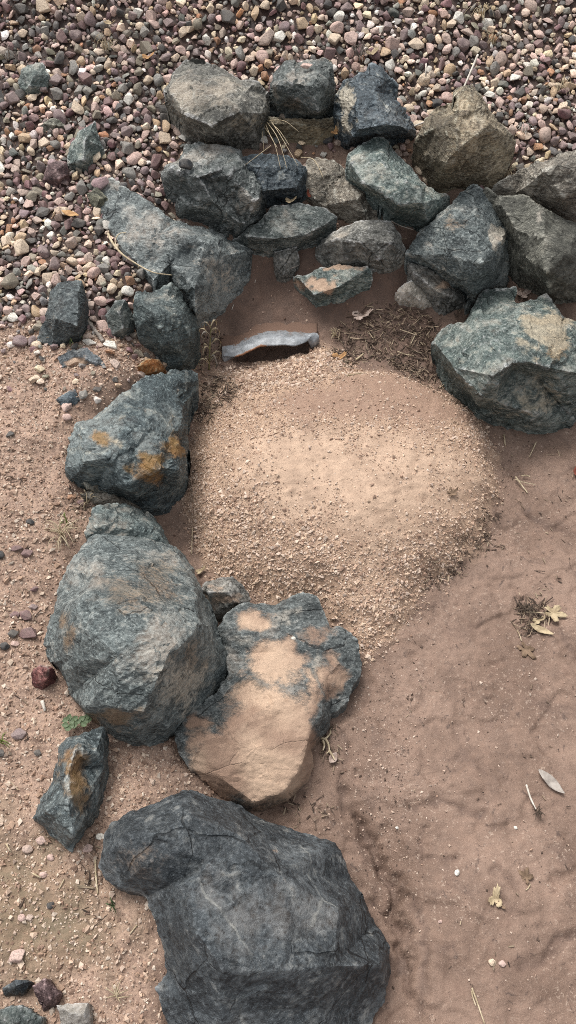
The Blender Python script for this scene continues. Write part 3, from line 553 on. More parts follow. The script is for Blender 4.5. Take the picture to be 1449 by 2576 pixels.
rock('boulder', 'broad flat boulder coated in pale dried silt with drip spots', 'mottle', .092,
 [(546,1582),(570,1546),(602,1520),(650,1514),(692,1521),(726,1500),(762,1487),(796,1501),(812,1530),(820,1560),(832,1582),(860,1580),(880,1598),(902,1622),(908,1672),(905,1702),(882,1730),(870,1760),(850,1785),(830,1790),(822,1826),(800,1852),(780,1880),(785,1916),(770,1960),(722,2010),(660,2034),(625,2038),(580,2015),(540,1990),(482,1932),(450,1890),(440,1842),(472,1800),(540,1745),(572,1700),(576,1650)],
 [[(575,1580,.9),(620,1540,.95),(690,1545,.9),(770,1515,.95)],[(820,1590,.85),(800,1680,.95),(795,1740,1.0),(775,1850,1.0),(758,1925,.92),(715,1990,.85),(640,2018,.75)],[(835,1600,.86),(822,1700,.9),(805,1800,.85)],(872,1650,.72),(700,1640,1.0),(700,1760,1.05),(640,1880,1.0),(560,1850,.85),(500,1870,.6),(560,1960,.65),(740,1560,.95),(610,1690,.85)],
 rim=.78, marks=[('mud',680,1880,135,165,1.25),('mud',560,1930,95,90,1.15),('mud',640,1560,58,22,.85),('mud',700,1660,95,60,.8),('mud',840,1700,40,60,.7),('mud',800,1600,40,30,.5),('mud',640,1790,80,60,.55),('mud',505,1815,45,38,.9),('mud',520,1890,70,60,.85),('mud',580,1960,70,60,.9),('mud',780,1760,30,90,.7),('pale',720,1550,40,30,.6),('pale',800,1700,14,90,.6),('pale',610,1610,50,40,.45),('rust',630,1730,45,30,.7),('dark',585,1800,40,50,.4),('dark',770,1520,40,26,.4)], chip=.45, rough=.7, crag=.35)
rock('boulder', 'largest boulder of all, blue black, cut off by the bottom of the photo', 'slate', .19,
 [(252,2184),(262,2114),(275,2077),(320,2044),(370,2027),(430,1997),(480,1990),(540,2007),(600,2027),(632,2050),(724,2087),(842,2120),(858,2142),(880,2212),(905,2247),(940,2322),(973,2372),(978,2432),(970,2492),(955,2532),(932,2572,.1),(900,2680,.15),(700,2720,.3),(500,2700,.15),(425,2580),(392,2482),(422,2437),(414,2382),(395,2312),(370,2257),(350,2243),(300,2233),(265,2213)],
 [[(290,2130,.45),(325,2098,.58),(395,2097,.72),(455,2130,.84),(516,2172,.84)],[(520,2174,.9),(484,2230,.8),(478,2275,.78),(500,2352,.86),(540,2407,.93),(556,2482,.8),(560,2570,.6)],[(500,2185,.76),(428,2226,.50),(445,2262,.58)],(360,2180,.60),(480,2050,.85),(600,2100,.95),(700,2200,1.02),(850,2290,.88),[(560,2445,.92),(720,2440,1.03),(840,2430,.95),(955,2428,.6)],(640,2540,.66),(800,2540,.62),(450,2400,.4),(450,2500,.3)],
 rim=.32, marks=[('dark',440,2360,55,110,.55),('pale',720,2540,150,60,.12),('mud',690,2143,9,9,.5),('rust',350,2172,90,48,.42),('dark',300,2080,50,30,.6)], chip=.22, rough=.38, crag=.45)
rock('boulder', 'narrow rusty shard of slate on the left bank', 'rusty', .12,
 [(79,2058),(104,2010),(140,1966),(150,1882),(172,1860),(226,1841),(258,1834),(263,1930),(250,2002),(236,2042),(190,2112),(181,2142),(164,2131),(130,2096)],
 [[(190,1886,.85),(168,1960,1.0),(170,2010,1.0),(184,2100,.8)],(240,1890,.7),(225,1990,.6),(120,2040,.8),(210,1930,.55)], rim=.5, marks=[('rust',195,1960,32,80,1),('rust',165,1895,26,40,.7)], chip=.7, sink=.06)
# --- lone stones in the gravel and on the bank
rock('rock', 'dark green stone alone in the gravel near the left edge', 'green', .05,
 [(50,205),(56,180),(72,165),(105,160),(122,188),(112,216),(80,241),(60,228)], [(85,190,1.0),(75,215,.8)], rim=.9, cat='rock', sink=.05)
rock('rock', 'tall green stone standing in the gravel left of the second tier', 'green', .075,
 [(170,412),(178,372),(200,332),(238,304),(248,350),(259,372),(236,402),(222,430),(190,425)], [(215,350,1.0),(210,400,.8)], rim=.8, cat='rock', sink=.05)
rock('rock', 'flat dark wedge stone lying in the gravel below the lone green stone', 'olive', .03,
 [(86,330),(112,312),(140,294),(164,318),(132,334)], [(135,315,1.0)], rim=.9, cat='rock', sink=.04)
rock('rock', 'smooth brown flat stone with a faint crack in the left gravel', 'maroon', .045,
 [(110,452),(122,414),(140,406),(165,409),(171,438),(142,466),(115,466)], [(140,430,1.0),(150,450,.8)], rim=.9, cat='rock', chip=.3, rough=.5, sink=.04)
rock('rock', 'olive pointed flat stone lying at the tip of the long dark slab', 'olive', .03,
 [(219,487),(245,473),(268,498),(284,540),(242,524)], [(250,500,1.0)], rim=.9, cat='rock', chip=.3, sink=.04)
rock('rock', 'bright orange stone between two left boulders', 'orange', .045,
 [(349,921),(366,905),(400,905),(416,932),(402,945),(366,941)], [(385,915,1.0),(395,932,.9)], rim=.9, cat='rock', chip=.6, sink=.04)
rock('rock', 'flat bluish stone mostly buried in the sandy bank', 'slate', .02,
 [(148,898),(180,884),(216,878),(242,892),(262,920),(232,926),(200,908),(160,922)], [(200,895,1.0),(240,912,.9)], rim=.9, cat='rock', marks=[('mud',200,912,40,14,.9)], sink=.04)
rock('rock', 'second buried bluish stone lower on the sandy bank', 'slate', .02,
 [(143,1004),(165,990),(186,978),(197,1006),(166,1032)], [(175,1002,1.0)], rim=.9, cat='rock', marks=[('mud',160,990,26,10,.9)], sink=.04)
rock('rock', 'maroon stone at the foot of the biggest left boulder', 'maroon', .055,
 [(80,1692),(100,1672),(130,1681),(131,1706),(106,1736),(85,1722)], [(105,1692,1.0),(115,1710,.9)], rim=.9, cat='rock', sink=.04)
rock('rock', 'dark grey oval stone in the bottom left corner', 'slate', .03, [(8,2486),(38,2465),(74,2470),(56,2500),(16,2503)], [(40,2480,1.0)], rim=.9, cat='rock', sink=.03)
rock('rock', 'deep maroon stone beside the pale block, bottom left', 'maroon', .045, [(84,2482),(114,2465),(146,2500),(142,2530),(110,2541)], [(112,2490,1.0),(125,2515,.9)], rim=.9, cat='rock', sink=.04)
rock('rock', 'pale grey square block cut off by the bottom of the photo', 'pale', .04, [(144,2531),(220,2525),(230,2600),(168,2615)], [(180,2550,1.0),(210,2550,1.0)], rim=.9, cat='rock', chip=.4, sink=.04)
rock('rock', 'dark pitted stone in the very bottom left corner', 'green', .05, [(-40,2560),(0,2540),(50,2530),(100,2560),(112,2620),(-40,2640)], [(40,2570,1.0)], rim=.9, cat='rock', marks=[('dark',40,2570,90,60,.5)], sink=.04)
#MORE
# ------------------------------------------------------------------ crushed culvert pipe
def metal_material():
    g = N('galvanised_metal'); p = g.pos(); n = g.noise(p, 60, 6, .7); n2 = g.noise(p, 18, 5, .6); v = g.vor(p, 120)
    c = g.mix(g.rng(n, .3, .7), (.15, .16, .17), (.31, .33, .35)); c = g.mix(g.rng(v, .1, .5, .3, 0), c, (.42, .44, .46)); c = g.mix(g.rng(n2, .54, .64, 0, .85), c, (.16, .16, .16))
    a = g.attr('marks'); sp = g.n('ShaderNodeSeparateColor'); g.put(sp.inputs[0], a.outputs['Color'])
    m = g.rng(g.math('ADD', sp.outputs[0], g.math('MULTIPLY', g.math('SUBTRACT', n, .5), 1.1)), .42, .56); r = g.rng(g.math('ADD', sp.outputs[1], g.math('SUBTRACT', n, .5)), .4, .6)
    c = g.mix(r, c, (.30, .15, .085)); c = g.mix(m, c, (.150, .092, .066))
    return g.done(c, g.math('ADD', .5, g.math('MULTIPLY', m, .4)), n, .35, .002, .4, g.math('MULTIPLY', g.math('SUBTRACT', 1.0, g.math('MAXIMUM', m, r)), .08))
M_METAL = metal_material()
def sheet(name, rows, mat, parent, marks=None, thick=.0040, sub=5):
    """rows: list of equally long lists of 3D points -> smooth sheet with thickness"""
    A = np.array(rows, float); nr, nc = A.shape[:2]
    def up(A, ax, k):
        n = A.shape[ax]; t = np.linspace(0, n - 1, (n - 1) * k + 1); i = np.clip(t.astype(int), 0, n - 2); f = t - i
        g = lambda j: np.take(A, np.clip(j, 0, n - 1), axis=ax); sh = [1] * A.ndim; sh[ax] = -1; f = f.reshape(sh)
        p0, p1, p2, p3 = g(i - 1), g(i), g(i + 1), g(i + 2)
        return .5 * (2 * p1 + (p2 - p0) * f + (2 * p0 - 5 * p1 + 4 * p2 - p3) * f * f + (3 * p1 - p0 - 3 * p2 + p3) * f ** 3)
    A = up(up(A, 0, sub), 1, sub); nr, nc = A.shape[:2]; V = A.reshape(-1, 3); V = V + np.stack([perlin(V * 55, 81 + i) for i in range(3)], -1) * .003
    q = (np.arange(nr - 1)[:, None] * nc + np.arange(nc - 1)[None]).ravel(); c = V.mean(0)
    me = np_mesh(name, V - c, np.stack([q, q + 1, q + 1 + nc, q + nc], -1))
    mk = np.zeros((len(V), 4)); mk[:, 0] = np.repeat(np.interp(np.linspace(0, 1, nr), np.linspace(0, 1, len(marks)), marks), nc) if marks else 0
    if name == 'pipe_crown':
        u = np.tile(np.linspace(0, 1, nc), nr); w = np.repeat(np.linspace(0, 1, nr), nc); mk[:, 1] = sstep(.9, .985, w) * (sstep(.12, .2, u) - sstep(.5, .62, u)) * .9
    vcol(me, 'marks', mk); o = link(name, me, mat, parent, Vector(c) - (parent.location if parent else Vector()))
    m = o.modifiers.new('thickness', 'SOLIDIFY'); m.thickness = thick; m.offset = 0; return o
pe = Vector(P1(680, 868)); pipe = empty('culvert_pipe', pe, 'crushed silver metal culvert pipe end half buried in the mud', 'culvert pipe')
up_ = [(556,868),(589,858),(627,838),(672,826),(714,824),(762,828),(797,832)]; mid = [(558,874),(589,872),(627,852),(672,838),(714,836),(762,840),(792,842)]
m2 = [(561,884),(589,884),(624,868),(664,850),(711,851),(754,852),(782,848)]; lo = [(564,898),(589,898),(621,887),(656,873),(710,869),(748,870),(774,858)]
def rw(l, h): return P([q[0] for q in l], [q[1] for q in l], h)
back = [(x + (x - 680) * .02, y - 34) for x, y in up_]
sheet('pipe_crown', [rw(back, -.02), rw(up_, .002), rw(mid, .016), rw(m2, np.array([.012, .02, .034, .04, .04, .036, .026])), rw(lo, np.array([.006, .016, .034, .042, .042, .036, .026]))], M_METAL, pipe, [1, .84, .42, .26, .16])
sheet('torn_flap', [rw([(559,874),(572,870),(586,868)], .02), rw([(559,888),(573,886),(590,880)], .014), rw([(561,902),(574,901),(590,893)], .0), rw([(566,914),(577,906),(590,896)], -.012)], M_METAL, pipe, [.2, .1, .15, .2])
sheet('bent_flap', [rw([(774,843),(786,838),(798,837)], .026), rw([(774,852),(789,848),(803,846)], .024), rw([(778,864),(790,861),(803,856)], .012), rw([(783,875),(792,871),(802,864)], -.004)], M_METAL, pipe, [.3, .1, .1, .2])
# inside of the barrel, in its own shade
sheet('pipe_barrel', [rw([(592,894),(630,872),(690,850),(750,852),(780,858)], .012), rw([(592,880),(630,858),(690,840),(750,842),(780,848)], -.03), rw([(596,868),(634,850),(690,834),(750,836),(778,842)], -.07)], M_METAL, pipe, [.6, .9, 1])

# ------------------------------------------------------------------ pebbles and gravel
def ico(sub):
    bm = bmesh.new(); bmesh.ops.create_icosphere(bm, subdivisions=sub, radius=1.0); V = np.array([v.co[:] for v in bm.verts]); F = np.array([[v.index for v in f.verts] for f in bm.faces]); bm.free(); return V, F
I1, I2 = ico(1), ico(2); IC2 = ico(3)
def stone_shape(base, angular, seed):
    r = np.random.default_rng(seed); V, F = base; V = V.copy()
    V *= (1 + (.22 if angular else .12) * fbm(V * 1.1 + seed * 7, 2, seed))[:, None]
    for _ in range(11 if angular else 5):
        n = r.normal(size=3); n /= np.linalg.norm(n); d = r.uniform(.42, .78) if angular else r.uniform(.62, .88)
        V -= np.maximum(0, V @ n - d)[:, None] * n
    V *= (1 + .05 * fbm(V * 4 + seed * 3, 2, seed + 5))[:, None]
    return V / np.abs(V).max(0)
SH1 = [stone_shape(I2 if True else I1, i % 2 == 1, 300 + i) for i in range(14)]
SH2 = [stone_shape(IC2, i % 2 == 1, 300 + i) for i in range(14)]
SH0 = [stone_shape(I1, i % 2 == 1, 300 + i) for i in range(14)]
PC = {'cream': (.62,.49,.36), 'pink': (.53,.37,.32), 'maroon': (.150,.074,.080), 'purple grey': (.21,.148,.150), 'charcoal': (.030,.033,.037), 'grey': (.21,.205,.19), 'olive': (.20,.175,.13), 'tan': (.48,.34,.21), 'orange': (.33,.155,.072), 'white': (.72,.67,.60), 'dark green': (.055,.068,.062), 'rose beige': (.44,.33,.275)}
PN = list(PC); PW = np.array([.175,.15,.15,.11,.10,.08,.05,.065,.03,.06,.02,.10]); PW /= PW.sum()
def hull_shape(seed):
    r = np.random.default_rng(seed); bm = bmesh.new()
    for v in r.normal(size=(12, 3)): v = v / np.linalg.norm(v) * r.uniform(.8, 1.05); bm.verts.new(tuple(v))
    h = bmesh.ops.convex_hull(bm, input=bm.verts); bmesh.ops.delete(bm, geom=[v for v in bm.verts if not v.link_faces], context='VERTS')
    bmesh.ops.bevel(bm, geom=list(bm.edges), offset=.09, segments=1, affect='EDGES', clamp_overlap=True); bmesh.ops.triangulate(bm, faces=bm.faces); bm.verts.index_update()
    V = np.array([v.co[:] for v in bm.verts]); F = np.array([[v.index for v in f.verts] for f in bm.faces]); bm.free(); return V / np.abs(V).max(0), F
GSHP = [(SH1[k], I2[1]) if k % 2 == 0 else hull_shape(500 + k) for k in range(14)]
def pebble_material():
    g = N('pebble_stone'); a = g.attr('col'); oi = g.n('ShaderNodeObjectInfo'); p = g.pos()
    n = g.noise(p, 260, 5, .7); n2 = g.noise(p, 75, 4, .65)
    c = g.mix(g.rng(n2, .45, .70, 0, .5), a.outputs['Color'], g.mix(.3, a.outputs['Color'], (.42, .36, .30)))
    c = g.mix(g.rng(n, .52, .40, 0, .6), c, g.mix(.78, c, (.02, .016, .014))); c = g.mix(g.rng(n, .58, .72, 0, .5), c, g.mix(.5, c, (.62, .56, .48)))
    ge = g.n('ShaderNodeNewGeometry'); c = g.mix(g.rng(ge.outputs['Pointiness'], .52, .60, 0, .3), c, g.mix(.5, c, (.6, .52, .44)))
    return g.done(c, g.rng(n2, .3, .7, .55, .85), n, .6, .0022, .3)
M_PEB = pebble_material()
def rot_mats(az, tx, ty):
    ca, sa = np.cos(az), np.sin(az); Z = np.zeros((len(az), 3, 3)); Z[:, 0, 0] = ca; Z[:, 0, 1] = -sa; Z[:, 1, 0] = sa; Z[:, 1, 1] = ca; Z[:, 2, 2] = 1
    cx, sx = np.cos(tx), np.sin(tx); X = np.zeros_like(Z); X[:, 0, 0] = 1; X[:, 1, 1] = cx; X[:, 1, 2] = -sx; X[:, 2, 1] = sx; X[:, 2, 2] = cx
    cy, sy = np.cos(ty), np.sin(ty); Y = np.zeros_like(Z); Y[:, 1, 1] = 1; Y[:, 0, 0] = cy; Y[:, 0, 2] = sy; Y[:, 2, 0] = -sy; Y[:, 2, 2] = cy
    return Z @ X @ Y
def slope(x, y):
    e = .02; return (grid_at(ZB, x + e, y) - grid_at(ZB, x - e, y)) / (2 * e), (grid_at(ZB, x, y + e) - grid_at(ZB, x, y - e)) / (2 * e)
def realise(name, shapes, pos, scl, rotm, kind, col, smooth):
    Vs, Fs, Cs, off = [], [], [], 0
    for k in range(len(shapes)):
        ii = np.nonzero(kind == k)[0]
        if not len(ii): continue
        V = shapes[k][0]; F = shapes[k][1]; W = np.einsum('nij,nvj->nvi', rotm[ii], V[None] * scl[ii][:, None]) + pos[ii][:, None]
        Vs.append(W.reshape(-1, 3)); Fs.append((F[None] + (np.arange(len(ii)) * len(V))[:, None, None] + off).reshape(-1, 3)); Cs.append(np.repeat(col[ii], len(V), 0)); off += len(ii) * len(V)
    V = np.concatenate(Vs); c = V.mean(0); me = np_mesh(name, V - c, np.concatenate(Fs), smooth); vcol(me, 'col', np.concatenate(Cs)); return me, c
PCACHE = {}
def pebble_mesh(cn, sh):
    key = (cn, sh)
    if key not in PCACHE:
        base = IC2 if sh % 2 == 0 else I2
        me = np_mesh('pebble', SH2[sh] if sh % 2 == 0 else GSHP[sh][0], base[1] if sh % 2 == 0 else GSHP[sh][1], sh % 2 == 0); r = np.random.default_rng(hash(key) % 9999)
        vcol(me, 'col', np.tile(np.clip(np.array(PC[cn]), .01, .7), (len(me.vertices), 1))); me.materials.append(M_PEB); PCACHE[key] = me
    return PCACHE[key]
def put_pebble(pos, scl, R, cn, sh, label, group=None, name='pebble'):
    o = bpy.data.objects.new(name, pebble_mesh(cn, sh)); COL.objects.link(o); M_ = Matrix(R.tolist()).to_4x4()
    o.matrix_world = Matrix.Translation(Vector(pos)) @ M_ @ Matrix.Diagonal((*scl, 1)); return tag(o, label, 'pebble', group)
SPECIAL = []
def stone(px, py, size, cn, sh, label, asp=.75, ang=0.0, h=None, tilt=.0, thick=.55):
    p = P1(px, py, h or 0.0); dep = (p - CAM) @ FWD; a = size * dep / FPX / 2; sx, sy = slope(p[0], p[1])
    R = rot_mats(np.array([0.0]), np.array([math.atan(sy) + tilt]), np.array([-math.atan(sx)]))[0] @ rot_mats(np.array([ang]), np.zeros(1), np.zeros(1))[0]
    s = (a, a * asp, a * asp * thick)
    z = p[2] if h else float(ground(p[0], p[1])); put_pebble((p[0], p[1], z + s[2] * (.75 if not h else .8)), s, R, cn, sh, label); SPECIAL.append((p[0], p[1], a))
for q in [
 (468,420,38,'charcoal',0,'black round pebble resting on top of the large dark green boulder',.8,.2,.155),
 (772,170,34,'pink',3,'flat pinkish pebble lying on top of the dark green boulder',.5,.0,.135),
 (338,406,46,'pink',2,'smooth pink kidney shaped pebble in the gravel above the long dark slab',.7,.8),
 (1046,121,42,'cream',1,'largest cream pebble behind the blue black boulder of the top row',.75),
 (663,346,28,'white',1,'white triangular pebble at the right foot of the grey boulder',.75,-.4), (462,348,30,'white',5,'white angular pebble below the left corner of the grey boulder',.6,-.5),
 (448,332,36,'rose beige',4,'oval beige pebble touching the left foot of the grey boulder',.65,-.9),
 (1056,430,36,'cream',4,'knobbly cream pebble between the light brown faced boulder and the pale green one',.75,-1.0), (1072,453,24,'cream',6,'smaller cream pebble just under the knobbly cream one',.7,-.8),
 (824,346,30,'charcoal',2,'black pebble beside the low brown slab in the top row',.8,.5), (815,382,20,'white',3,'small bright white pebble on the dirt between the two tiers',.85),
 (751,383,26,'tan',0,'tan egg shaped pebble below the low brown slab',.8,1.2), (773,415,26,'rose beige',1,'pale pinkish pebble at the corner of the blue black slab',.85), (866,434,22,'cream',0,'cream round pebble on the dirt left of the pale green boulder',.9),
 (990,237,28,'maroon',3,'maroon blocky pebble against the right side of the blue black boulder',.85,.3), (1028,278,28,'cream',2,'pale round pebble between the blue black boulder and the light brown faced one',.85),
 (1098,262,34,'charcoal',4,'flat black pebble left of the tip of the light brown faced boulder',.75,.7), (1124,246,36,'pink',0,'speckled pink round pebble at the tip of the light brown faced boulder',.9), (1082,286,24,'cream',8,'small cream pebble below the flat black one',.85),
 (110,541,40,'charcoal',1,'shiny black angular pebble in the lower part of the gravel',.75,.6), (321,737,34,'white',0,'black speckled white pebble at the lower edge of the gravel',.9), (348,757,32,'tan',2,'tan oval pebble next to the speckled white one',.7,1.3),
 (255,762,36,'pink',4,'pale pink oval pebble at the lower gravel edge',.75,.1), (258,789,30,'maroon',2,'wine coloured pebble just below the pale pink oval one',.7,1.3), (228,775,34,'rose beige',3,'beige pebble just right of the tilted green slab',.8,.5),
 (282,876,42,'white',5,'whitish stone lying on the bank right of the grey twig',.6,.0), (226,866,40,'white',3,'white angular pebble on the bank below the grey twig',.6,-.4), (33,800,34,'white',1,'white speckled pebble on the bank left of the tilted green slab',.8),
 (50,862,42,'purple grey',0,'round brown grey pebble with rough skin at the edge of the bank',.9), (92,866,26,'cream',2,'cream round pebble beside the round brown grey one',.9), (292,921,36,'rose beige',5,'beige angular stone left of the bright orange stone',.6,-.7), (358,947,30,'rose beige',0,'small beige stone under the bright orange stone',.8),
 (247,989,24,'charcoal',3,'black angular pebble above the top of the rust stained boulder',.7), (292,962,18,'charcoal',5,'small black pebble in the sand below the beige stones',.8), (212,1002,28,'grey',1,'grey wedge pebble beside the buried bluish stone',.8,1.2), (172,1026,38,'pink',3,'pale pink chunk beside the second buried bluish stone',.7,1.1), (170,1053,24,'pink',2,'pink pebble below the pale pink chunk',.8),
 (30,1104,22,'charcoal',7,'black pebble on the bank far from the rust stained boulder',.85), (75,1313,22,'charcoal',0,'black round pebble beside the dry grass tuft on the bank',.8),
 (182,1252,30,'orange',3,'reddish orange chip at the lower left of the rust stained boulder',.6,.6), (205,1265,24,'maroon',5,'maroon chip beside the reddish orange one',.6), (200,1205,22,'maroon',1,'maroon chip tucked beside the olive flake',.6,.5),
 (40,1381,36,'maroon',7,'dark maroon flat chip, upper of two on the bank',.5,.15), (68,1391,32,'maroon',3,'rosy maroon chip beside the dark flat one on the bank',.8,.2), (2,1402,26,'charcoal',2,'black pebble cut by the left edge of the photo',.9),
 (86,1531,24,'purple grey',3,'bluish grey blocky chip above the rosy chips on the bank',.8), (68,1552,36,'maroon',1,'rosy maroon wedge chip left of the biggest boulder',.75,-.3), (40,1549,26,'maroon',9,'dark wine chip touching the rosy wedge chip',.7),
 (76,1597,50,'maroon',5,'long maroon stone with a grass loop around it',.6,.25), (38,1602,28,'charcoal',3,'dark round pebble left of the long maroon stone',.85), (16,1629,26,'charcoal',6,'dark grey pebble near the left edge below the long maroon stone',.9), (40,1624,22,'pink',0,'small pink pebble under the long maroon stone',.75), (90,1485,24,'maroon',11,'wine coloured chip in the middle of the bank',.6,.4), (50,1848,42,'purple grey',1,'brownish lump of stone half sunk in the lower bank',.7,.3),
 (96,1895,22,'charcoal',1,'small dark square chip on the lower bank',.75,-.1), (5,1897,22,'charcoal',9,'dark chip cut by the left edge on the lower bank',.9),
 (222,2133,30,'pink',9,'pale pink blocky stone between the rusty shard and the largest boulder',.7,.1), (252,2106,24,'white',0,'whitish round pebble above the largest boulder',.8), (127,2277,20,'charcoal',8,'small black disc pebble on the lowest bank',.95), (55,2309,20,'pink',2,'smooth pink pebble beside a dull pink chip',.9), (74,2310,22,'rose beige',3,'dull pink chip beside the smooth pink pebble',.8), (45,2408,46,'pink',3,'large dull pink flat stone above the bottom left corner',.75,.3), (105,2115,28,'pink',1,'pinkish lump below the rusty shard, upper of two',.75), (68,2135,28,'rose beige',2,'beige lump below the rusty shard near the left edge',.75), (128,2158,20,'pink',4,'small rosy pebble below the tip of the rusty shard',.8), (110,2200,22,'pink',6,'rosy pebble alone on the greenish soil',.8),
 (1149,2196,16,'white',2,'small white pebble lying alone on the mud in front of the curled leaf',.8,1.2), (1239,2420,22,'cream',6,'cream nut sized pebble on the mud near the bottom',.9), (1263,2424,20,'pink',1,'pinkish pebble touching the cream one near the bottom',.8), (738,1607,12,'white',0,'tiny white pebble on top of the silt coated flat boulder',.9,0,.115),
 (1107,2318,11,'pink',8,'tiny pink pebble on the mud',.8), (1298,2081,10,'white',4,'tiny white pebble on the mud below the pale lance leaf',.8), (1000,2080,10,'white',6,'tiny white pebble on the mud near the silt coated boulder',.8),
]: stone(*q)

def gravel_field():
    r = np.random.default_rng(21); classes = [(.058, .046, 70), (.045, .035, 900), (.035, .026, 7500), (.026, .018, 22000), (.018, .012, 22000), (.012, .008, 16000)]
    cell = .035; grid = {}; out = []
    for (x, y, a) in SPECIAL: grid.setdefault((int(x // cell), int(y // cell)), []).append((x, y, a))
    for hi, lo, n in classes:
        X = r.uniform(-1.14, 1.14, n); Y = r.uniform(1.2, 2.80, n)
        d = sdf(Z_GRAVEL, X, Y); bk = sdf(Z_BANK, X, Y)
        pr = np.where(d > 0, 1.0, np.where(d > -.03, .35, np.where(d > -.10, .12, np.where((bk > 0) & (d > -.22), .04, 0))))
        if hi < .03: pr = np.where(d <= 0, pr * 1.5, pr)
        pr = np.where((X < .0) & (d < .0) & (hi > .04), pr * .4, pr)
        sel = r.random(n) < pr
        for x, y, D in zip(X[sel], Y[sel], r.uniform(lo, hi, sel.sum())):
            i, j = int(x // cell), int(y // cell); a = D / 2; okk = True
            for di in (-1, 0, 1):
                for dj in (-1, 0, 1):
                    for (u, v, b) in grid.get((i + di, j + dj), ()):
                        if (u - x) ** 2 + (v - y) ** 2 < ((a + b) * .60) ** 2: okk = False; break
                    if not okk: break
                if not okk: break
            if okk: grid.setdefault((i, j), []).append((x, y, a)); out.append((x, y, a))
    return np.array(out)
GR = gravel_field(); nG = len(GR)
r_ = np.random.default_rng(5); gk = np.where(r_.random(nG) < .88, r_.integers(0, 7, nG) * 2 + 1, r_.integers(0, 7, nG) * 2); gc = r_.choice(len(PN), nG, p=PW)
patch = fbm(np.stack([GR[:, 0] * 3, GR[:, 1] * 3, np.zeros(nG)], -1), 2, 77)
dk = (r_.random(nG) < .35) & (GR[:, 0] < -.35) & (patch > -.05); gc = np.where(dk, r_.choice([2, 3, 4, 5, 6], nG), gc)
ga = GR[:, 2]; asp = r_.uniform(.62, .95, nG); th = r_.uniform(.55, .85, nG); gs = np.stack([ga, ga * asp, ga * asp * th], -1)
sx_, sy_ = slope(GR[:, 0], GR[:, 1]); gR = rot_mats(np.zeros(nG), np.arctan(sy_), -np.arctan(sx_)) @ rot_mats(r_.uniform(0, 6.28, nG), r_.normal(0, .45, nG), r_.normal(0, .45, nG))
lift = r_.uniform(.15, 1.15, nG) + (ga < .012) * .2
gp_ = np.stack([GR[:, 0], GR[:, 1], ground(GR[:, 0], GR[:, 1]) + gs[:, 2] * lift], -1)
gpx, gpy = to_px(gp_); inr = np.zeros(nG, bool); inr2 = np.zeros(nG, bool)
for ol in OUTL:
    c_ = ol.mean(0); inr |= in_poly([tuple(q) for q in c_ + (ol - c_) * .98], gpx, gpy); inr2 |= in_poly([tuple(q) for q in c_ + (ol - c_) * .72], gpx, gpy)
vis = (gpx > 8) & (gpx < W0 - 8) & (gpy > 8) & (gpy < H0 - 8) & ~inr
px_size = ga * 2 * FPX / ((gp_ - CAM) @ FWD); order = np.argsort(-np.where(vis, px_size, 0))
N_IND = 300 - len(SPECIAL); ind = order[:N_IND]; isind = np.zeros(nG, bool); isind[ind] = True
ZONES = [(545,95,'behind the grey boulder with the dark tilted top'),(765,100,'behind the dark green boulder carrying a flat pebble'),(930,110,'behind the blue black boulder of the top row'),(1130,160,'between the blue black boulder and the white stalk'),(1320,260,'right of the light brown faced boulder'),(1380,350,'above the wet looking brown boulder'),(85,260,'below the lone dark green stone'),(60,120,'above the lone dark green stone'),(250,300,'above the tall green stone'),(330,340,'between the tall green stone and the grey boulder'),(130,370,'near the flat dark wedge stone'),(60,480,'near the smooth brown flat stone'),(330,460,'at the upper tip of the long dark slab'),(270,620,'along the lower side of the long dark slab'),(170,620,'around the shiny black angular pebble'),(60,640,'left above the tilted green slab'),(260,780,'beside the dark green upright stone'),(60,20,'in the top left corner'),(330,40,'at the top edge left of the middle'),(330,180,'left of the grey boulder with the dark top'),(640,20,'at the top edge in the middle'),(950,20,'at the top edge right of the middle'),(1200,60,'around the dry grass tuft near the top'),(1400,60,'in the top right corner'),(1400,180,'at the right edge below the top corner')]
zc = np.array([z[:2] for z in ZONES], float)
names_ = []
for i in ind:
    zi = int(((zc - np.array([gpx[i], gpy[i]])) ** 2).sum(1).argmin()); cn = PN[gc[i]]; shp = 'angular' if gk[i] % 2 else 'rounded'
    names_.append((f'{cn} {shp} pebble in the gravel {ZONES[zi][2]}', i, cn, f'{cn} {shp} pebbles {ZONES[zi][2]}'))
from collections import defaultdict
same_ = defaultdict(list)
for t in names_: same_[t[0]].append(t)
ORD = ['leftmost', 'second from left,', 'third from left,', 'fourth from left,', 'fifth from left,', 'sixth from left,']
for lab, L in same_.items():
    L.sort(key=lambda t: -px_size[t[1]]); words_ = {1: [''], 2: ['larger ', 'smaller '], 3: ['largest ', 'middle sized ', 'smallest ']}.get(len(L))
    if words_ is None: L.sort(key=lambda t: gpx[t[1]]); words_ = [ORD[min(k, 5)] + ' ' for k in range(len(L) - 1)] + ['rightmost ']
    for w_, (l_, i, cn, grp) in zip(words_, L): put_pebble(gp_[i], gs[i], gR[i], cn, int(gk[i]), w_ + l_.replace(' in the gravel', '' if len((w_ + l_).split()) > 16 else ' in the gravel'), grp)
rest = ~isind & ~(inr2 & (gpy > 420))
cj = np.array([PC[n] for n in PN])[gc] * r_.uniform(.75, 1.55, (nG, 1)) * r_.uniform(.94, 1.06, (nG, 3))
big = rest & (ga > .0105); small = rest & ~big
Vp = [(SH0[k], I1[1]) for k in range(14)]
m1, c1 = realise('gravel', GSHP, gp_[big], gs[big], gR[big], gk[big], cj[big], True)
try: m1.set_sharp_from_angle(angle=math.radians(24))
except Exception: pass
o = link('gravel', m1, M_PEB, None, c1); o['kind'] = 'stuff'
m1, c1 = realise('fine_gravel', Vp, gp_[small], gs[small], gR[small], gk[small], cj[small], False); o = link('fine_gravel', m1, M_PEB, None, c1); o['kind'] = 'stuff'

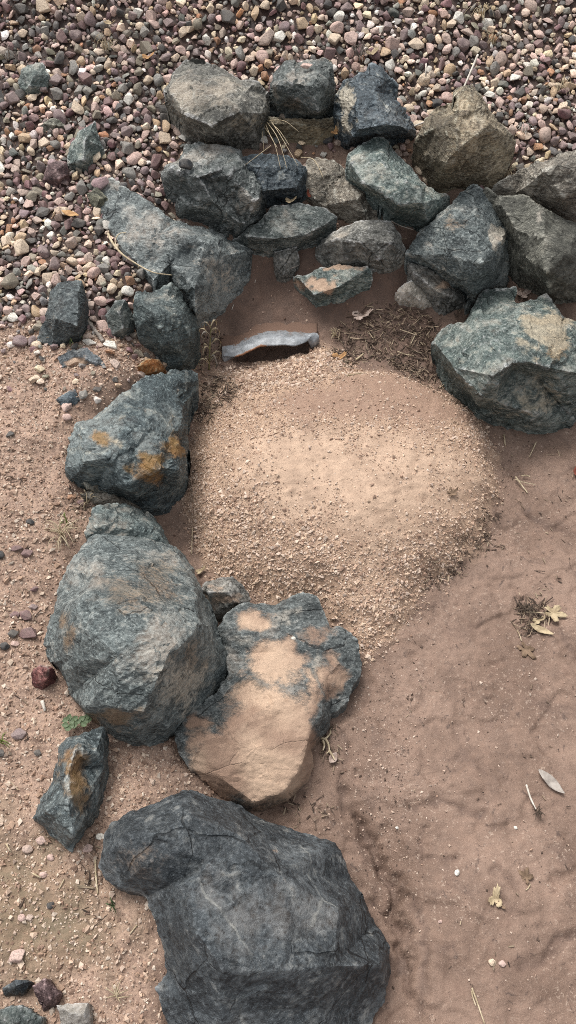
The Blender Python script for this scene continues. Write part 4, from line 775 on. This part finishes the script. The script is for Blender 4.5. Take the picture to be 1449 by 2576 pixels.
# ------------------------------------------------------------------ grit and sand grains
OCT = (np.array([[1,0,0],[-1,0,0],[0,1,0],[0,-1,0],[0,0,1],[0,0,-1]], float), np.array([[0,2,4],[2,1,4],[1,3,4],[3,0,4],[2,0,5],[1,2,5],[3,1,5],[0,3,5]]))
GSH = []
for i in range(8):
    rr = np.random.default_rng(900 + i); GSH.append((OCT[0] * rr.uniform(.75, 1.2, (6, 1)) + rr.normal(0, .16, (6, 3)), OCT[1]))
def grain_material():
    g = N('grit_grain'); a = g.attr('col'); n = g.noise(g.pos(), 320, 3, .6)
    return g.done(g.mix(g.rng(n, .4, .7, 0, .35), a.outputs['Color'], g.mix(.5, a.outputs['Color'], (.12, .08, .06))), .85, None, spec=.2)
M_GRAIN = grain_material()
def grains(name, n, dens, pal, size, seed, box=(-1.1, 1.1, -.02, 2.1), lift=.35):
    r = np.random.default_rng(seed); X = r.uniform(box[0], box[1], n * 8); Y = r.uniform(box[2], box[3], n * 8); d = dens(X, Y); px, py = to_px(np.stack([X, Y, grid_at(ZB, X, Y)], -1))
    k = (r.random(len(X)) < d) & (px > -60) & (px < W0 + 60) & (py > -60) & (py < H0 + 60); X, Y = X[k][:n], Y[k][:n]; m = len(X)
    a = size(r, m, X, Y); s = np.stack([a, a * r.uniform(.7, 1, m), a * r.uniform(.5, .9, m)], -1); p = np.stack([X, Y, ground(X, Y) + s[:, 2] * lift], -1)
    pal = np.array(pal); c = pal[r.integers(0, len(pal), m)] * r.uniform(.75, 1.2, (m, 1))
    me, cc = realise(name, GSH, p, s, rot_mats(r.uniform(0, 6.28, m), r.normal(0, .5, m), r.normal(0, .5, m)), r.integers(0, 8, m), c, False)
    o = link(name, me, M_GRAIN, None, cc); o['kind'] = 'stuff'; return o
def nz(X, Y, s, seed): return fbm(np.stack([X * s, Y * s, np.zeros(len(X))], -1), 3, seed)
Z_COARSE = poly_xy([(570,925),(690,905),(800,868),(860,885),(900,930),(760,990),(620,1010)]); Z_RIM = poly_xy([(470,1180),(560,1250),(760,1330),(900,1400),(1090,1390),(1230,1330),(1120,1460),(1060,1500),(930,1660),(800,1510),(700,1515),(530,1455)])
def d_sand(X, Y):
    d = sdf(Z_SAND, X, Y); q = sstep(-.03, .03, d + nz(X, Y, 20, 5) * .05); f = sstep(-.02, .05, sdf(Z_FILM, X, Y)); l = sstep(-.05, .1, sdf(Z_LIGHT, X, Y)); c = sstep(-.02, .02, sdf(Z_COARSE, X, Y)); rm = sstep(-.04, .04, sdf(Z_RIM, X, Y))
    return np.clip(q * (.5 - .42 * f - .46 * l + .55 * c + .38 * rm + .3 * sstep(-.02, -.25, X) + .9 * np.maximum(0, nz(X, Y, 9, 8))), 0, 1)
def s_sand(r, m, X, Y):
    c = sstep(-.02, .02, sdf(Z_COARSE, X, Y)); rm = sstep(-.04, .04, sdf(Z_RIM, X, Y)); return np.clip(r.lognormal(-.05, .55, m), .35, 4.0) * (.0016 + .0008 * c + .0004 * rm)
grains('sand_grains', 42000, d_sand, [(.57,.43,.32),(.49,.355,.26),(.63,.50,.40),(.42,.29,.215),(.55,.43,.35),(.32,.215,.16)], s_sand, 41, (-.6, .6, .6, 1.75))
def d_bank(X, Y):
    d = sdf(Z_BANK, X, Y); g = sdf(Z_GRAVEL, X, Y); return np.clip(sstep(-.03, .03, d) * (.45 + .5 * sstep(-.3, 0, g) + .9 * np.maximum(0, nz(X, Y, 7, 18))), 0, 1)
grains('soil_grit', 34000, d_bank, [(.50,.37,.28),(.42,.29,.21),(.58,.46,.36),(.34,.225,.165),(.52,.40,.32),(.24,.16,.12),(.60,.50,.41)], lambda r, m, X, Y: np.clip(r.lognormal(-.1, .62, m), .35, 4.2) * .0018, 42, (-1.1, .35, -.1, 1.9))
grains('dirt_crumbs', 5000, lambda X, Y: np.clip(sstep(-.03, .02, sdf(Z_GRAVEL, X, Y)) * .8 + .10 * sstep(0, .3, nz(X, Y, 5, 28)) + .55 * sstep(1.85, 1.95, Y) * (X > -.2), 0, 1) * (Y > 1.6) + .02, [(.16,.10,.075),(.26,.17,.125),(.34,.23,.17)], lambda r, m, X, Y: np.clip(r.lognormal(0, .5, m), .4, 3) * .0026, 43, (-1.1, 1.1, .3, 2.7))
def d_mud(X, Y):
    d = np.maximum(sdf(Z_SAND, X, Y), sdf(Z_BANK, X, Y)); px, py = to_px(np.stack([X, Y, grid_at(ZB, X, Y)], -1))
    near_ = np.exp(-((px - 985) / 90) ** 2 - ((py - 1980) / 260) ** 2) + .6 * np.exp(-((px - 900) / 90) ** 2 - ((py - 1850) / 160) ** 2); return np.clip((d < .01) * (.03 + .8 * near_ + .7 * np.maximum(0, nz(X, Y, 11, 33) - .05)), 0, 1)
grains('mud_grit', 9500, d_mud, [(.44,.33,.26),(.55,.44,.36),(.34,.24,.19),(.10,.07,.055)], lambda r, m, X, Y: np.clip(r.lognormal(0, .5, m), .4, 3) * .0013, 44, (-.3, 1.0, 0, 1.9))

# ------------------------------------------------------------------ twig and leaf litter washed together
PR = (np.array([[math.cos(a), math.sin(a), z] for z in (-1, 1) for a in (0, 2.094, 4.189)]), np.array([[0,1,4],[0,4,3],[1,2,5],[1,5,4],[2,0,3],[2,3,5],[0,2,1],[3,4,5]]))
PR = (PR[0][:, [2, 0, 1]], PR[1])
def litter(name, spots, pal, seed, thin=.0011):
    r = np.random.default_rng(seed); P_, L_, = [], []
    for poly, n, (l0, l1) in spots:
        q = poly_xy(poly); lo, hi = q.min(0), q.max(0); k = 0
        X = r.uniform(lo[0], hi[0], n * 6); Y = r.uniform(lo[1], hi[1], n * 6); d = sdf(q, X, Y) + nz(X, Y, 22, seed) * .06; kk = np.nonzero(r.random(len(X)) < sstep(-.015, .03, d))[0][:n]
        P_.append(np.stack([X[kk], Y[kk]], -1)); L_.append(r.uniform(l0, l1, len(kk)) * r.uniform(.3, 1, len(kk)))
    p = np.concatenate(P_); L = np.concatenate(L_); m = len(p); w = thin * r.uniform(.5, 1.5, m); s = np.stack([L / 2, w, w], -1)
    pal = np.array(pal); c = pal[r.integers(0, len(pal), m)] * r.uniform(.7, 1.2, (m, 1)); pos = np.stack([p[:, 0], p[:, 1], ground(p[:, 0], p[:, 1]) + r.uniform(0, .006, m)], -1)
    me, cc = realise(name, [PR], pos, s, rot_mats(r.uniform(0, 6.28, m), np.zeros(m), r.normal(0, .22, m)), np.zeros(m, int), c, False); o = link(name, me, M_GRAIN, None, cc); o['kind'] = 'stuff'; return o
L1 = [(880,800),(960,765),(1060,760),(1112,840),(1120,960),(1080,985),(1000,935),(930,905),(850,930),(820,870)]; L2 = [(478,965),(560,950),(620,985),(600,1020),(530,1060),(476,1070)]; L3 = [(1060,1430),(1150,1390),(1225,1300),(1262,1290),(1240,1370),(1170,1440),(1080,1490)]
litter('twig_litter', [(L1, 950, (.008, .055)), (L2, 230, (.008, .05)), (L3, 240, (.006, .022)), ([(1285,1490),(1380,1505),(1400,1580),(1300,1610)], 150, (.012, .05)), ([(790,1820),(850,1820),(860,1950),(800,1950)], 60, (.01, .03)), ([(1020,660),(1180,700),(1180,790),(1040,800)], 160, (.01, .03)), ([(700,600),(860,540),(1050,560),(1000,620),(800,650)], 160, (.01, .04)), ([(1060,1050),(1449,1100),(1449,1500),(1250,1500),(1240,1200)], 55, (.006, .03)), ([(900,1700),(1449,1600),(1449,2560),(1000,2560)], 60, (.003, .014)), ([(210,1190),(190,1270),(330,1290),(200,1310),(150,1250)], 110, (.01, .04)), ([(640,2050),(830,1960),(850,2090),(720,2070)], 60, (.006, .02)), ([(230,2100),(260,2100),(260,2330),(190,2300)], 40, (.01, .04)), ([(0,1100),(160,1100),(60,2500),(0,2500)], 80, (.006, .03)), ([(480,810),(560,810),(560,930),(490,930)], 120, (.01, .03))],
       [(.10,.07,.054),(.15,.108,.08),(.07,.05,.04),(.24,.18,.13),(.06,.045,.036),(.34,.27,.19)], 51)
grains('leaf_mould', 1900, lambda X, Y: np.clip(.9 * sstep(-.02, .03, sdf(poly_xy(L1), X, Y) + nz(X, Y, 14, 3) * .12) + .8 * sstep(-.02, .02, sdf(poly_xy(L2), X, Y) + nz(X, Y, 18, 4) * .06) + sstep(-.02, .02, sdf(poly_xy(L3), X, Y) + nz(X, Y, 18, 6) * .05) + .012, 0, 1), [(.09,.064,.05),(.13,.092,.07),(.06,.045,.036),(.18,.13,.10)], lambda r, m, X, Y: np.clip(r.lognormal(0, .5, m), .4, 3) * .0018, 45, (-.6, 1.0, .6, 2.0), .2)

# ------------------------------------------------------------------ stalks, twigs, leaves and small plants
def plain(name, c, c2, scale=60, rough=.75):
    g = N(name); n = g.noise(g.obj(), scale, 5, .65); return g.done(g.mix(g.rng(n, .35, .65), c, c2), rough, n, .4, .001, .25)
M_STRAW = plain('dry_straw', (.34,.27,.17), (.56,.47,.33)); M_WHITE = plain('bleached_stalk', (.45,.41,.35), (.66,.61,.54)); M_TWIG = plain('grey_twig', (.16,.135,.115), (.34,.30,.26)); M_DARKTWIG = plain('dark_twig', (.06,.045,.035), (.13,.095,.07))
M_YLEAF = plain('yellow_dry_leaf', (.25,.19,.115), (.46,.37,.24), 45); M_BLEAF = plain('brown_dry_leaf', (.10,.066,.042), (.22,.15,.10), 45); M_PLEAF = plain('pale_dry_leaf', (.27,.20,.165), (.46,.37,.32), 45); M_RLEAF = plain('red_dry_leaf', (.13,.035,.022), (.22,.065,.040), 40); M_GREEN = plain('green_leaf', (.055,.085,.035), (.095,.135,.065), 50, .5); M_LIME = plain('grass_green', (.15,.21,.05), (.27,.33,.10), 50, .6); M_GLEAF = plain('silver_dry_leaf', (.24,.21,.185), (.40,.36,.32), 50); M_OLEAF = plain('ochre_dry_leaf', (.30,.16,.07), (.46,.28,.13), 45)
def catmull(pts, k=6):
    A = np.array(pts, float); n = len(A); t = np.linspace(0, n - 1, (n - 1) * k + 1); i = np.clip(t.astype(int), 0, n - 2); f = (t - i)[:, None]; g = lambda j: A[np.clip(j, 0, n - 1)]
    p0, p1, p2, p3 = g(i - 1), g(i), g(i + 1), g(i + 2); return .5 * (2 * p1 + (p2 - p0) * f + (2 * p0 - 5 * p1 + 4 * p2 - p3) * f * f + (3 * p1 - p0 - 3 * p2 + p3) * f ** 3)
def tube(name, pts, r0, r1, mat, parent=None, flat=1.0, sides=5):
    A = catmull(pts) if len(pts) > 2 else np.array(pts, float); n = len(A); T = np.gradient(A, axis=0); T /= np.linalg.norm(T, axis=1)[:, None] + 1e-12
    U = np.cross(T, [0, 0, 1.0]); U /= np.linalg.norm(U, axis=1)[:, None] + 1e-9; B = np.cross(U, T); rad = np.linspace(r0, r1, n)[:, None]
    V = np.concatenate([A + rad * (math.cos(a) * U + math.sin(a) * B * flat) for a in np.arange(sides) * 2 * math.pi / sides]).reshape(sides, n, 3); c = A.mean(0)
    F = []
    for s_ in range(sides):
        for i in range(n - 1): a, b = s_ * n + i, ((s_ + 1) % sides) * n + i; F.append((a, a + 1, b + 1, b))
    F += [tuple(s_ * n for s_ in range(sides)), tuple((sides - 1 - s_) * n + n - 1 for s_ in range(sides))]
    me = bpy.data.meshes.new(name); me.from_pydata([tuple(v) for v in (V.reshape(-1, 3) - c)], [], F); me.polygons.foreach_set('use_smooth', np.ones(len(F), bool)); me.update()
    return link(name, me, mat, parent, Vector(c) - (parent.location if parent else Vector()))
def gp(q):
    p = P1(q[0], q[1], q[2] if len(q) > 2 else .004)
    if len(q) < 3: p[2] = max(p[2], float(ground(p[0], p[1])) + .002)
    return p
def stick(name, label, cat, pts, r0, r1, mat, group=None): return tag(tube(name, [gp(q) for q in pts], r0, r1, mat), label, cat, group)
stick('dry_stalk', 'straight whitish stalk leaning behind the light brown faced boulder', 'stalk', [(1202,138,.05),(1182,185,.045),(1158,240,.04)], .0034, .0026, M_WHITE)
stick('dry_stalk', 'short pale stalk lying beside the blue black boulder of the top row', 'stalk', [(1066,308,.03),(1045,316,.028),(1024,324,.025)], .003, .002, M_WHITE)
stick('dry_stalk', 'thin upright whitish stem in the gravel right of the blue black boulder', 'stalk', [(1072,160,.02),(1071,190,.02)], .0022, .0018, M_WHITE)
rt = empty('pale_root', gp((330,655)), 'forked cream root stretched over the gravel and the long dark slab', 'root')
tube('root_stem', [gp(q) for q in [(272,588,.02),(284,612,.03),(308,640,.035),(345,665,.045),(385,685,.085),(432,692,.12)]], .0036, .0012, M_STRAW, rt); tube('root_branch', [gp(q) for q in [(300,632,.03),(290,610,.03),(300,588,.035),(330,585,.035)]], .0022, .001, M_STRAW, rt)
stick('twig', 'weathered grey twig lying beside the tilted green slab', 'twig', [(208,790),(228,818),(246,842),(260,860)], .0045, .006, M_TWIG)
dg_ = empty('dry_grass', gp((672,312)), 'bunch of long dry grass stalks drooping over the blue black slab', 'dry grass')
for pts in [[(664,318,.05),(690,360,.09),(706,425,.12)],[(672,308,.05),(700,350,.10),(722,424,.13)],[(680,302,.05),(708,345,.10),(750,418,.13)],[(676,304,.05),(715,304,.09),(752,332,.09)],[(682,366,.08),(650,390,.10),(618,414,.12)],[(668,312,.05),(682,345,.09),(698,372,.11)],[(660,330,.05),(662,355,.06),(664,382,.08)],[(684,312,.05),(704,330,.08),(728,366,.1)]]:
    tube('stalk', [gp(q) for q in pts], .0011, .0005, M_STRAW, dg_)
stick('dry_stalk', 'curved dry stem arching from the pinkish pebble onto the brown slab', 'stalk', [(757,396,.05),(785,399,.07),(800,418,.08),(812,446,.08)], .0014, .0009, M_STRAW)
stick('twig', 'thin grey twig in the dark gap under the pale green boulder', 'twig', [(985,556,.05),(1008,568,.04),(1040,578,.05)], .0018, .0012, M_TWIG)
for lab, pts, m_, r in [('short pale stick standing in the litter beside the very large boulder', [(1268,1093),(1271,1121)], M_STRAW, .0022), ('thin pale stick upper of the pair under the very large boulder', [(1349,1112),(1340,1132),(1332,1149)], M_STRAW, .0016), ('crossing pale stick on the mud, longer one', [(1297,1199),(1312,1220),(1327,1240)], M_STRAW, .0022), ('crossing pale stick on the mud, thinner one', [(1295,1206),(1320,1214),(1346,1219)], M_STRAW, .0014), ('small curved greenish straw above the crossing sticks', [(1312,1197),(1325,1196),(1334,1200)], M_STRAW, .0018), ('cream straw lying on the mud beside the pale lance leaf', [(1324,1974),(1334,2006),(1349,2038)], M_WHITE, .0022), ('long cream straw near the bottom edge on the mud', [(1187,2485),(1200,2520),(1219,2576)], M_STRAW, .0017), ('second cream straw parallel to the long one near the bottom edge', [(1186,2492),(1190,2510),(1197,2530)], M_STRAW, .0013), ('upright thin straw at the left rim of the sand', [(484,1328),(483,1360),(482,1394)], M_STRAW, .0011),
    ('straight pale stick crossing the twig litter', [(1047,836),(1040,852),(1031,870)], M_STRAW, .0015), ('long straw in the twig litter near the very large boulder', [(1000,884),(1022,892),(1046,897)], M_STRAW, .0014), ('brown stick between the twig litter and the sand', [(895,905),(905,898),(914,890)], M_STRAW, .003), ('pale thin straw on the muddy top of the sand', [(872,962),(900,957),(926,953)], M_STRAW, .0015), ('pale chip of wood on the bank under the maroon stone', [(107,1764),(114,1789)], M_WHITE, .004), ('straw standing beside the left edge of the largest boulder', [(240,2162),(241,2200),(246,2248)], M_STRAW, .002), ('short straw on the greenish soil', [(82,2197),(103,2208)], M_STRAW, .0018), ('thin straw on the lowest bank left of the largest boulder', [(345,2327),(327,2350)], M_STRAW, .0014), ('short straw near the left edge on the lower bank', [(15,2122),(27,2142)], M_STRAW, .0015), ('thin straw by the tip of the rusty shard', [(162,2212),(148,2238)], M_STRAW, .0012), ('white straw left of the muddy slab hollow', [(588,770),(583,784)], M_WHITE, .0012), ('thin white straw on the mud above the pipe', [(643,704),(641,713)], M_WHITE, .001)]:
    stick('straw' if m_ is not M_TWIG else 'twig', lab, 'straw', pts, r, r * .7, m_)
stick('twig', 'thin pale twig leaning on the grey wedge below the speckled slab', 'twig', [(720,678,.03),(740,672,.03),(753,666,.02)], .0022, .0014, M_TWIG)
def leaf_mesh(L, wr, seed, curl=.25, lobes=0, fold=.15):
    r = np.random.default_rng(seed); V, F = [(0, 0, 0)], []
    if lobes:
        n = 60; th = np.linspace(0, 2 * math.pi, n, endpoint=False); rad = .42 + .58 * np.abs(np.cos(th * lobes / 2)) ** 1.3 * (.75 + .25 * np.cos(th)) ; rad *= 1 + .07 * np.sin(th * 17) + .06 * r.normal(size=n); rad[(np.abs(th - math.pi) < .22)] *= .35
        rings = [.33, .66, 1.0]
        for q in rings:
            for t, rr in zip(th, rad): V.append((q * rr * math.cos(t), q * rr * math.sin(t) * wr, 0))
        F += [(0, 1 + i, 1 + (i + 1) % n) for i in range(n)]
        for k in range(2): F += [(1 + k * n + i, 1 + (k + 1) * n + i, 1 + (k + 1) * n + (i + 1) % n, 1 + k * n + (i + 1) % n) for i in range(n)]
        V = np.array(V) * L / 2
    else:
        n = 12; V = []
        for i in range(n + 1):
            t = i / n; w = wr * .5 * math.sin(math.pi * min(1, t * .96 + .02)) ** .8 * (1.15 - .3 * t)
            for s_ in (-1, -.5, 0, .5, 1): V.append(((t - .5), w * s_, fold * abs(s_) * w))
        F = [(i * 5 + j, i * 5 + j + 1, i * 5 + j + 6, i * 5 + j + 5) for i in range(n) for j in range(4)]; V = np.array(V) * L
    d = np.linalg.norm(V[:, :2], axis=1) / (L / 2); V[:, 2] += curl * L * .5 * d ** 2 * (1 + .5 * perlin(V / L * 3 + seed, seed)) + L * .10 * fbm(V / L * 4 + seed * 3.3, 3, seed)
    return V, F
def leaf(name, label, px, py, size, wr, ang, mat, lobes=0, curl=.25, seed=1, tilt=(0, 0), h=.006, stem=None):
    size *= 1.02
    p = P1(px, py, h); p[2] = max(p[2], float(ground(p[0], p[1])) + h * .6); L = size * ((p - CAM) @ FWD) / FPX; V, F = leaf_mesh(L, wr, seed, curl, lobes)
    R = Matrix.Rotation(ang, 3, 'Z') @ Matrix.Rotation(tilt[0], 3, 'X') @ Matrix.Rotation(tilt[1], 3, 'Y'); V = V @ np.array(R).T
    me = bpy.data.meshes.new(name); me.from_pydata([tuple(v) for v in V], [], F); me.polygons.foreach_set('use_smooth', np.ones(len(F), bool)); me.update(); o = link(name, me, mat, None, p)
    m = o.modifiers.new('thickness', 'SOLIDIFY'); m.thickness = .0007; tag(o, label, 'leaf')
    if stem: tube('leaf_stem', [gp(q) for q in stem], .0012, .0008, M_STRAW, o)
    return o
leaf('dry_leaf', 'yellow lobed dry leaf lying on the mud at the right side', 1392, 1542, 66, .85, -.3, M_YLEAF, 5, .18, 3, stem=[(1372,1543),(1345,1540),(1320,1540)])
leaf('dry_leaf', 'brown lobed leaf pressed into the mud below the yellow leaf', 1322, 1634, 64, .7, -.9, M_BLEAF, 5, .05, 4, h=.003, stem=[(1312,1612),(1306,1595),(1300,1585)])
leaf('dry_leaf', 'narrow brownish leaf between the yellow leaf and the brown one', 1362, 1585, 60, .3, -.5, M_YLEAF, 0, .2, 5); leaf('dry_leaf', 'shredded tan leaf next to the stem of the yellow leaf', 1352, 1562, 44, .5, .4, M_YLEAF, 3, .4, 15)
leaf('dry_leaf', 'curled pale yellow leaf standing out on the lower mud', 1246, 2263, 60, .7, 1.3, M_YLEAF, 3, .55, 6); leaf('dry_leaf', 'dark ragged tip of leaf clinging to the curled yellow leaf', 1258, 2276, 30, .6, -.7, M_BLEAF, 3, .5, 26)
leaf('dry_leaf', 'pale grey lance shaped leaf on the mud at the right edge', 1386, 1967, 78, .34, -.85, M_GLEAF, 0, .12, 7)
leaf('dry_leaf', 'crumpled pale pink leaf on the mud below the mud plastered slab', 904, 796, 62, .7, .3, M_PLEAF, 3, .5, 8); leaf('dry_leaf', 'brown curled leaf at the upper edge of the sand', 848, 911, 46, .7, .2, M_OLEAF, 3, .8, 9)
leaf('dry_leaf', 'dark red leaf standing on edge beside the blue black slab', 778, 484, 44, .45, 1.3, M_RLEAF, 0, .2, 10, tilt=(.9, 0), h=.02); leaf('dry_leaf', 'dark brown star shaped seed leaf on the sand', 1131, 1258, 34, .9, .5, M_BLEAF, 5, .6, 11)
leaf('dry_leaf', 'reddish leaf cut by the right edge of the photo', 1450, 1188, 34, .5, 1.4, M_RLEAF, 0, .3, 12); leaf('dry_leaf', 'crumpled brown leaf in the gap above the very large boulder', 1316, 742, 48, .8, .6, M_PLEAF, 3, .5, 13)
leaf('dry_leaf', 'large tan curled leaf in the gravel above the blue black boulder', 932, 136, 44, .7, .5, M_YLEAF, 3, .6, 14, h=.03); leaf('dry_leaf', 'tan folded leaf at the top of the gravel', 548 / 2, 118 / 2, 40, .6, -.5, M_YLEAF, 3, .6, 16, h=.03)
leaf('dry_leaf', 'small brown leaf at the end of the roots by the flat boulder', 838, 1908, 30, .7, 1.0, M_PLEAF, 0, .5, 17); leaf('dry_leaf', 'orange lance shaped leaf in the lower gravel', 178, 539, 50, .35, -.4, M_OLEAF, 0, .15, 18, h=.03)
leaf('dry_leaf', 'yellowish leaf in the gap between the biggest left boulder and the sand', 502, 1437, 36, .5, .6, M_YLEAF, 3, .5, 19); leaf('dry_leaf', 'ochre leaf behind the dark green boulder of the top row', 370, 292 / 2, 40, .7, 0.3, M_OLEAF, 3, .7, 20, h=.03)
leaf('dry_leaf', 'brown curled leaf between the low brown slab and the blue black boulder', 842, 335, 38, .6, 1.2, M_OLEAF, 3, .7, 21, h=.03); leaf('dry_leaf', 'faded leaf skeleton pressed into the mud', 1322, 2206, 50, .8, 1.2, M_BLEAF, 5, .05, 22, h=.002, stem=[(1334,2225),(1328,2235),(1322,2240)])
leaf('dry_leaf', 'small tan leaf in the gap above the speckled green slab', 728, 506, 34, .7, .2, M_YLEAF, 3, .6, 23, h=.09)
# exposed roots by the flat boulder
rt = empty('dead_root', gp((815,1865)), 'bleached tangle of roots at the right side of the silt coated flat boulder', 'root')
for pts in [[(806,1856),(818,1858),(830,1846),(832,1838)],[(818,1858),(826,1872),(828,1888),(820,1896)],[(812,1862),(816,1876),(812,1888)],[(828,1888),(836,1900),(842,1912)]]: tube('root_strand', [gp((*q, .012)) for q in pts], .003, .0012, M_STRAW, rt)
def tuft(name, label, px, py, n, spread, mat, seed, h=.03, lie=.6, r0=.0013, cat='grass'):
    r = np.random.default_rng(seed); b = gp((px, py)); e = empty(name, b, label, cat); sc = ((b - CAM) @ FWD) / FPX
    for _ in range(n):
        a = r.uniform(0, 6.28); L = spread * sc * r.uniform(.5, 1.0); d = np.array([math.cos(a), math.sin(a), 0]); hh = h * r.uniform(.3, 1); p0 = b + d * L * .05 + np.array([*r.normal(0, L * .12, 2), 0])
        tube('blade', [p0, p0 + d * L * .5 + [0, 0, hh], p0 + d * L + [0, 0, hh * (1 - lie)]], r0, r0 * .35, mat, e, .35, 4)
    return e
tuft('dry_grass', 'straw coloured dry grass tuft beside the top of the biggest left boulder', 158, 1345, 26, 62, M_STRAW, 1, .03); tuft('green_grass', 'few green blades at the top of the straw coloured tuft', 172, 1318, 5, 26, M_LIME, 2, .03)
tuft('green_grass', 'small bright green grass sprout below the tilted green slab', 178, 853, 12, 32, M_LIME, 3, .03); tuft('green_grass', 'little green sprout at the left edge of the lower bank', 8, 1865, 9, 34, M_LIME, 4, .025); tuft('green_grass', 'tiny green sprout left of the largest boulder', 287, 2278, 9, 26, M_GREEN, 5, .025)
tuft('dry_grass', 'yellowish grass wisps on the lowest bank above the pale grey block', 292, 2508, 9, 34, M_STRAW, 6, .012)
tuft('dry_grass', 'pale dry grass tuft in the gravel near the top right', 1212, 42, 24, 44, M_STRAW, 7, .04); tuft('dry_grass', 'wispy dry grass in the gravel right of the white stalk top', 1240, 108, 18, 40, M_STRAW, 8, .04); tuft('dry_grass', 'brownish dry tuft in the gravel above the blue black boulder', 905, 150, 26, 36, M_TWIG, 9, .04)
tuft('dry_grass', 'thin dry wisps in the gravel at the right edge', 1410, 235, 14, 44, M_STRAW, 10, .04); tuft('dry_grass', 'tangled dry wisps beside the right foot of the light brown faced boulder', 1275, 440, 14, 40, M_STRAW, 11, .03); tuft('dry_grass', 'faded dry wisps in the upper gravel left of the middle', 270, 125, 20, 42, M_STRAW, 12, .04); tuft('dry_grass', 'grey dry wisps in the gravel at the left edge', 22, 150, 16, 30, M_TWIG, 13, .035)
tuft('dry_grass', 'dry wisp right of the light brown faced boulder', 1315, 335, 12, 28, M_WHITE, 14, .03); tuft('dry_grass', 'dark matted wisps in the mud beside the cream straw', 1352, 2042, 14, 24, M_DARKTWIG, 15, .012); tuft('dry_grass', 'dark matted wisps beside the yellow leaf', 1318, 1532, 22, 40, M_DARKTWIG, 16, .015); tuft('dry_grass', 'small seedy grass head at the right end of the pipe', 842, 846, 14, 22, M_STRAW, 17, .03); tuft('dry_grass', 'dry wisp under the olive flake of the rust stained boulder', 222, 1262, 14, 34, M_STRAW, 18, .02)
# withered weed left of the pipe
wd = empty('withered_weed', gp((528,905)), 'withered weed with curled dry leaves standing left of the pipe', 'plant')
tube('stem', [gp(q) for q in [(526,930,.0),(527,890,.05),(529,850,.09),(530,818,.12)]], .0028, .0014, plain('withered_stem', (.15,.14,.06), (.25,.22,.11)), wd)
rw_ = np.random.default_rng(8)
for k, (x0, y0, hz) in enumerate([(527,900,.04),(528,880,.055),(528,866,.07),(529,850,.085),(529,838,.10),(530,826,.11),(530,820,.12),(526,915,.03),(527,908,.03),(529,845,.095)] * 2):
    sg = -1 if k % 2 else 1; dx = rw_.uniform(12, 30) * sg; dy = rw_.uniform(-16, 14)
    tube('leaf', [gp((x0, y0, hz)), gp((x0 + dx * .6, y0 - 12 + dy * .4, hz + .02)), gp((x0 + dx, y0 + dy, hz)), gp((x0 + dx * .85, y0 + dy + 14, max(.004, hz - .02)))], .0042, .0012, M_STRAW if k % 3 else M_TWIG, wd, .25, 4)
# little clover-like plant
pl = empty('green_seedling', gp((192,1822)), 'small green plant with round leaflets beside the rusty shard', 'plant')
for k, pts in enumerate([[(214,1818),(195,1815),(168,1812)],[(214,1818),(196,1828),(172,1830)],[(205,1816),(208,1806),(216,1800)]]):
    q = [gp((x, y, .02)) for x, y in pts]; tube('stem', q, .0009, .0006, M_GREEN, pl)
rl = np.random.default_rng(3)
for (x, y) in [(166,1811),(174,1805),(180,1815),(188,1808),(196,1816),(170,1832),(164,1824),(180,1826),(188,1824),(206,1808),(214,1814),(218,1804),(210,1822),(222,1812)]:
    p = gp((x, y, .022)); L = 19 * ((p - CAM) @ FWD) / FPX; V, F = leaf_mesh(L, .75, int(x), .1); a = rl.uniform(0, 6.28); R = np.array(Matrix.Rotation(a, 3, 'Z')); me = bpy.data.meshes.new('leaflet'); me.from_pydata([tuple(v) for v in V @ R.T], [], F); me.polygons.foreach_set('use_smooth', np.ones(len(F), bool)); link('leaflet', me, M_GREEN, pl, Vector(p) - pl.location)
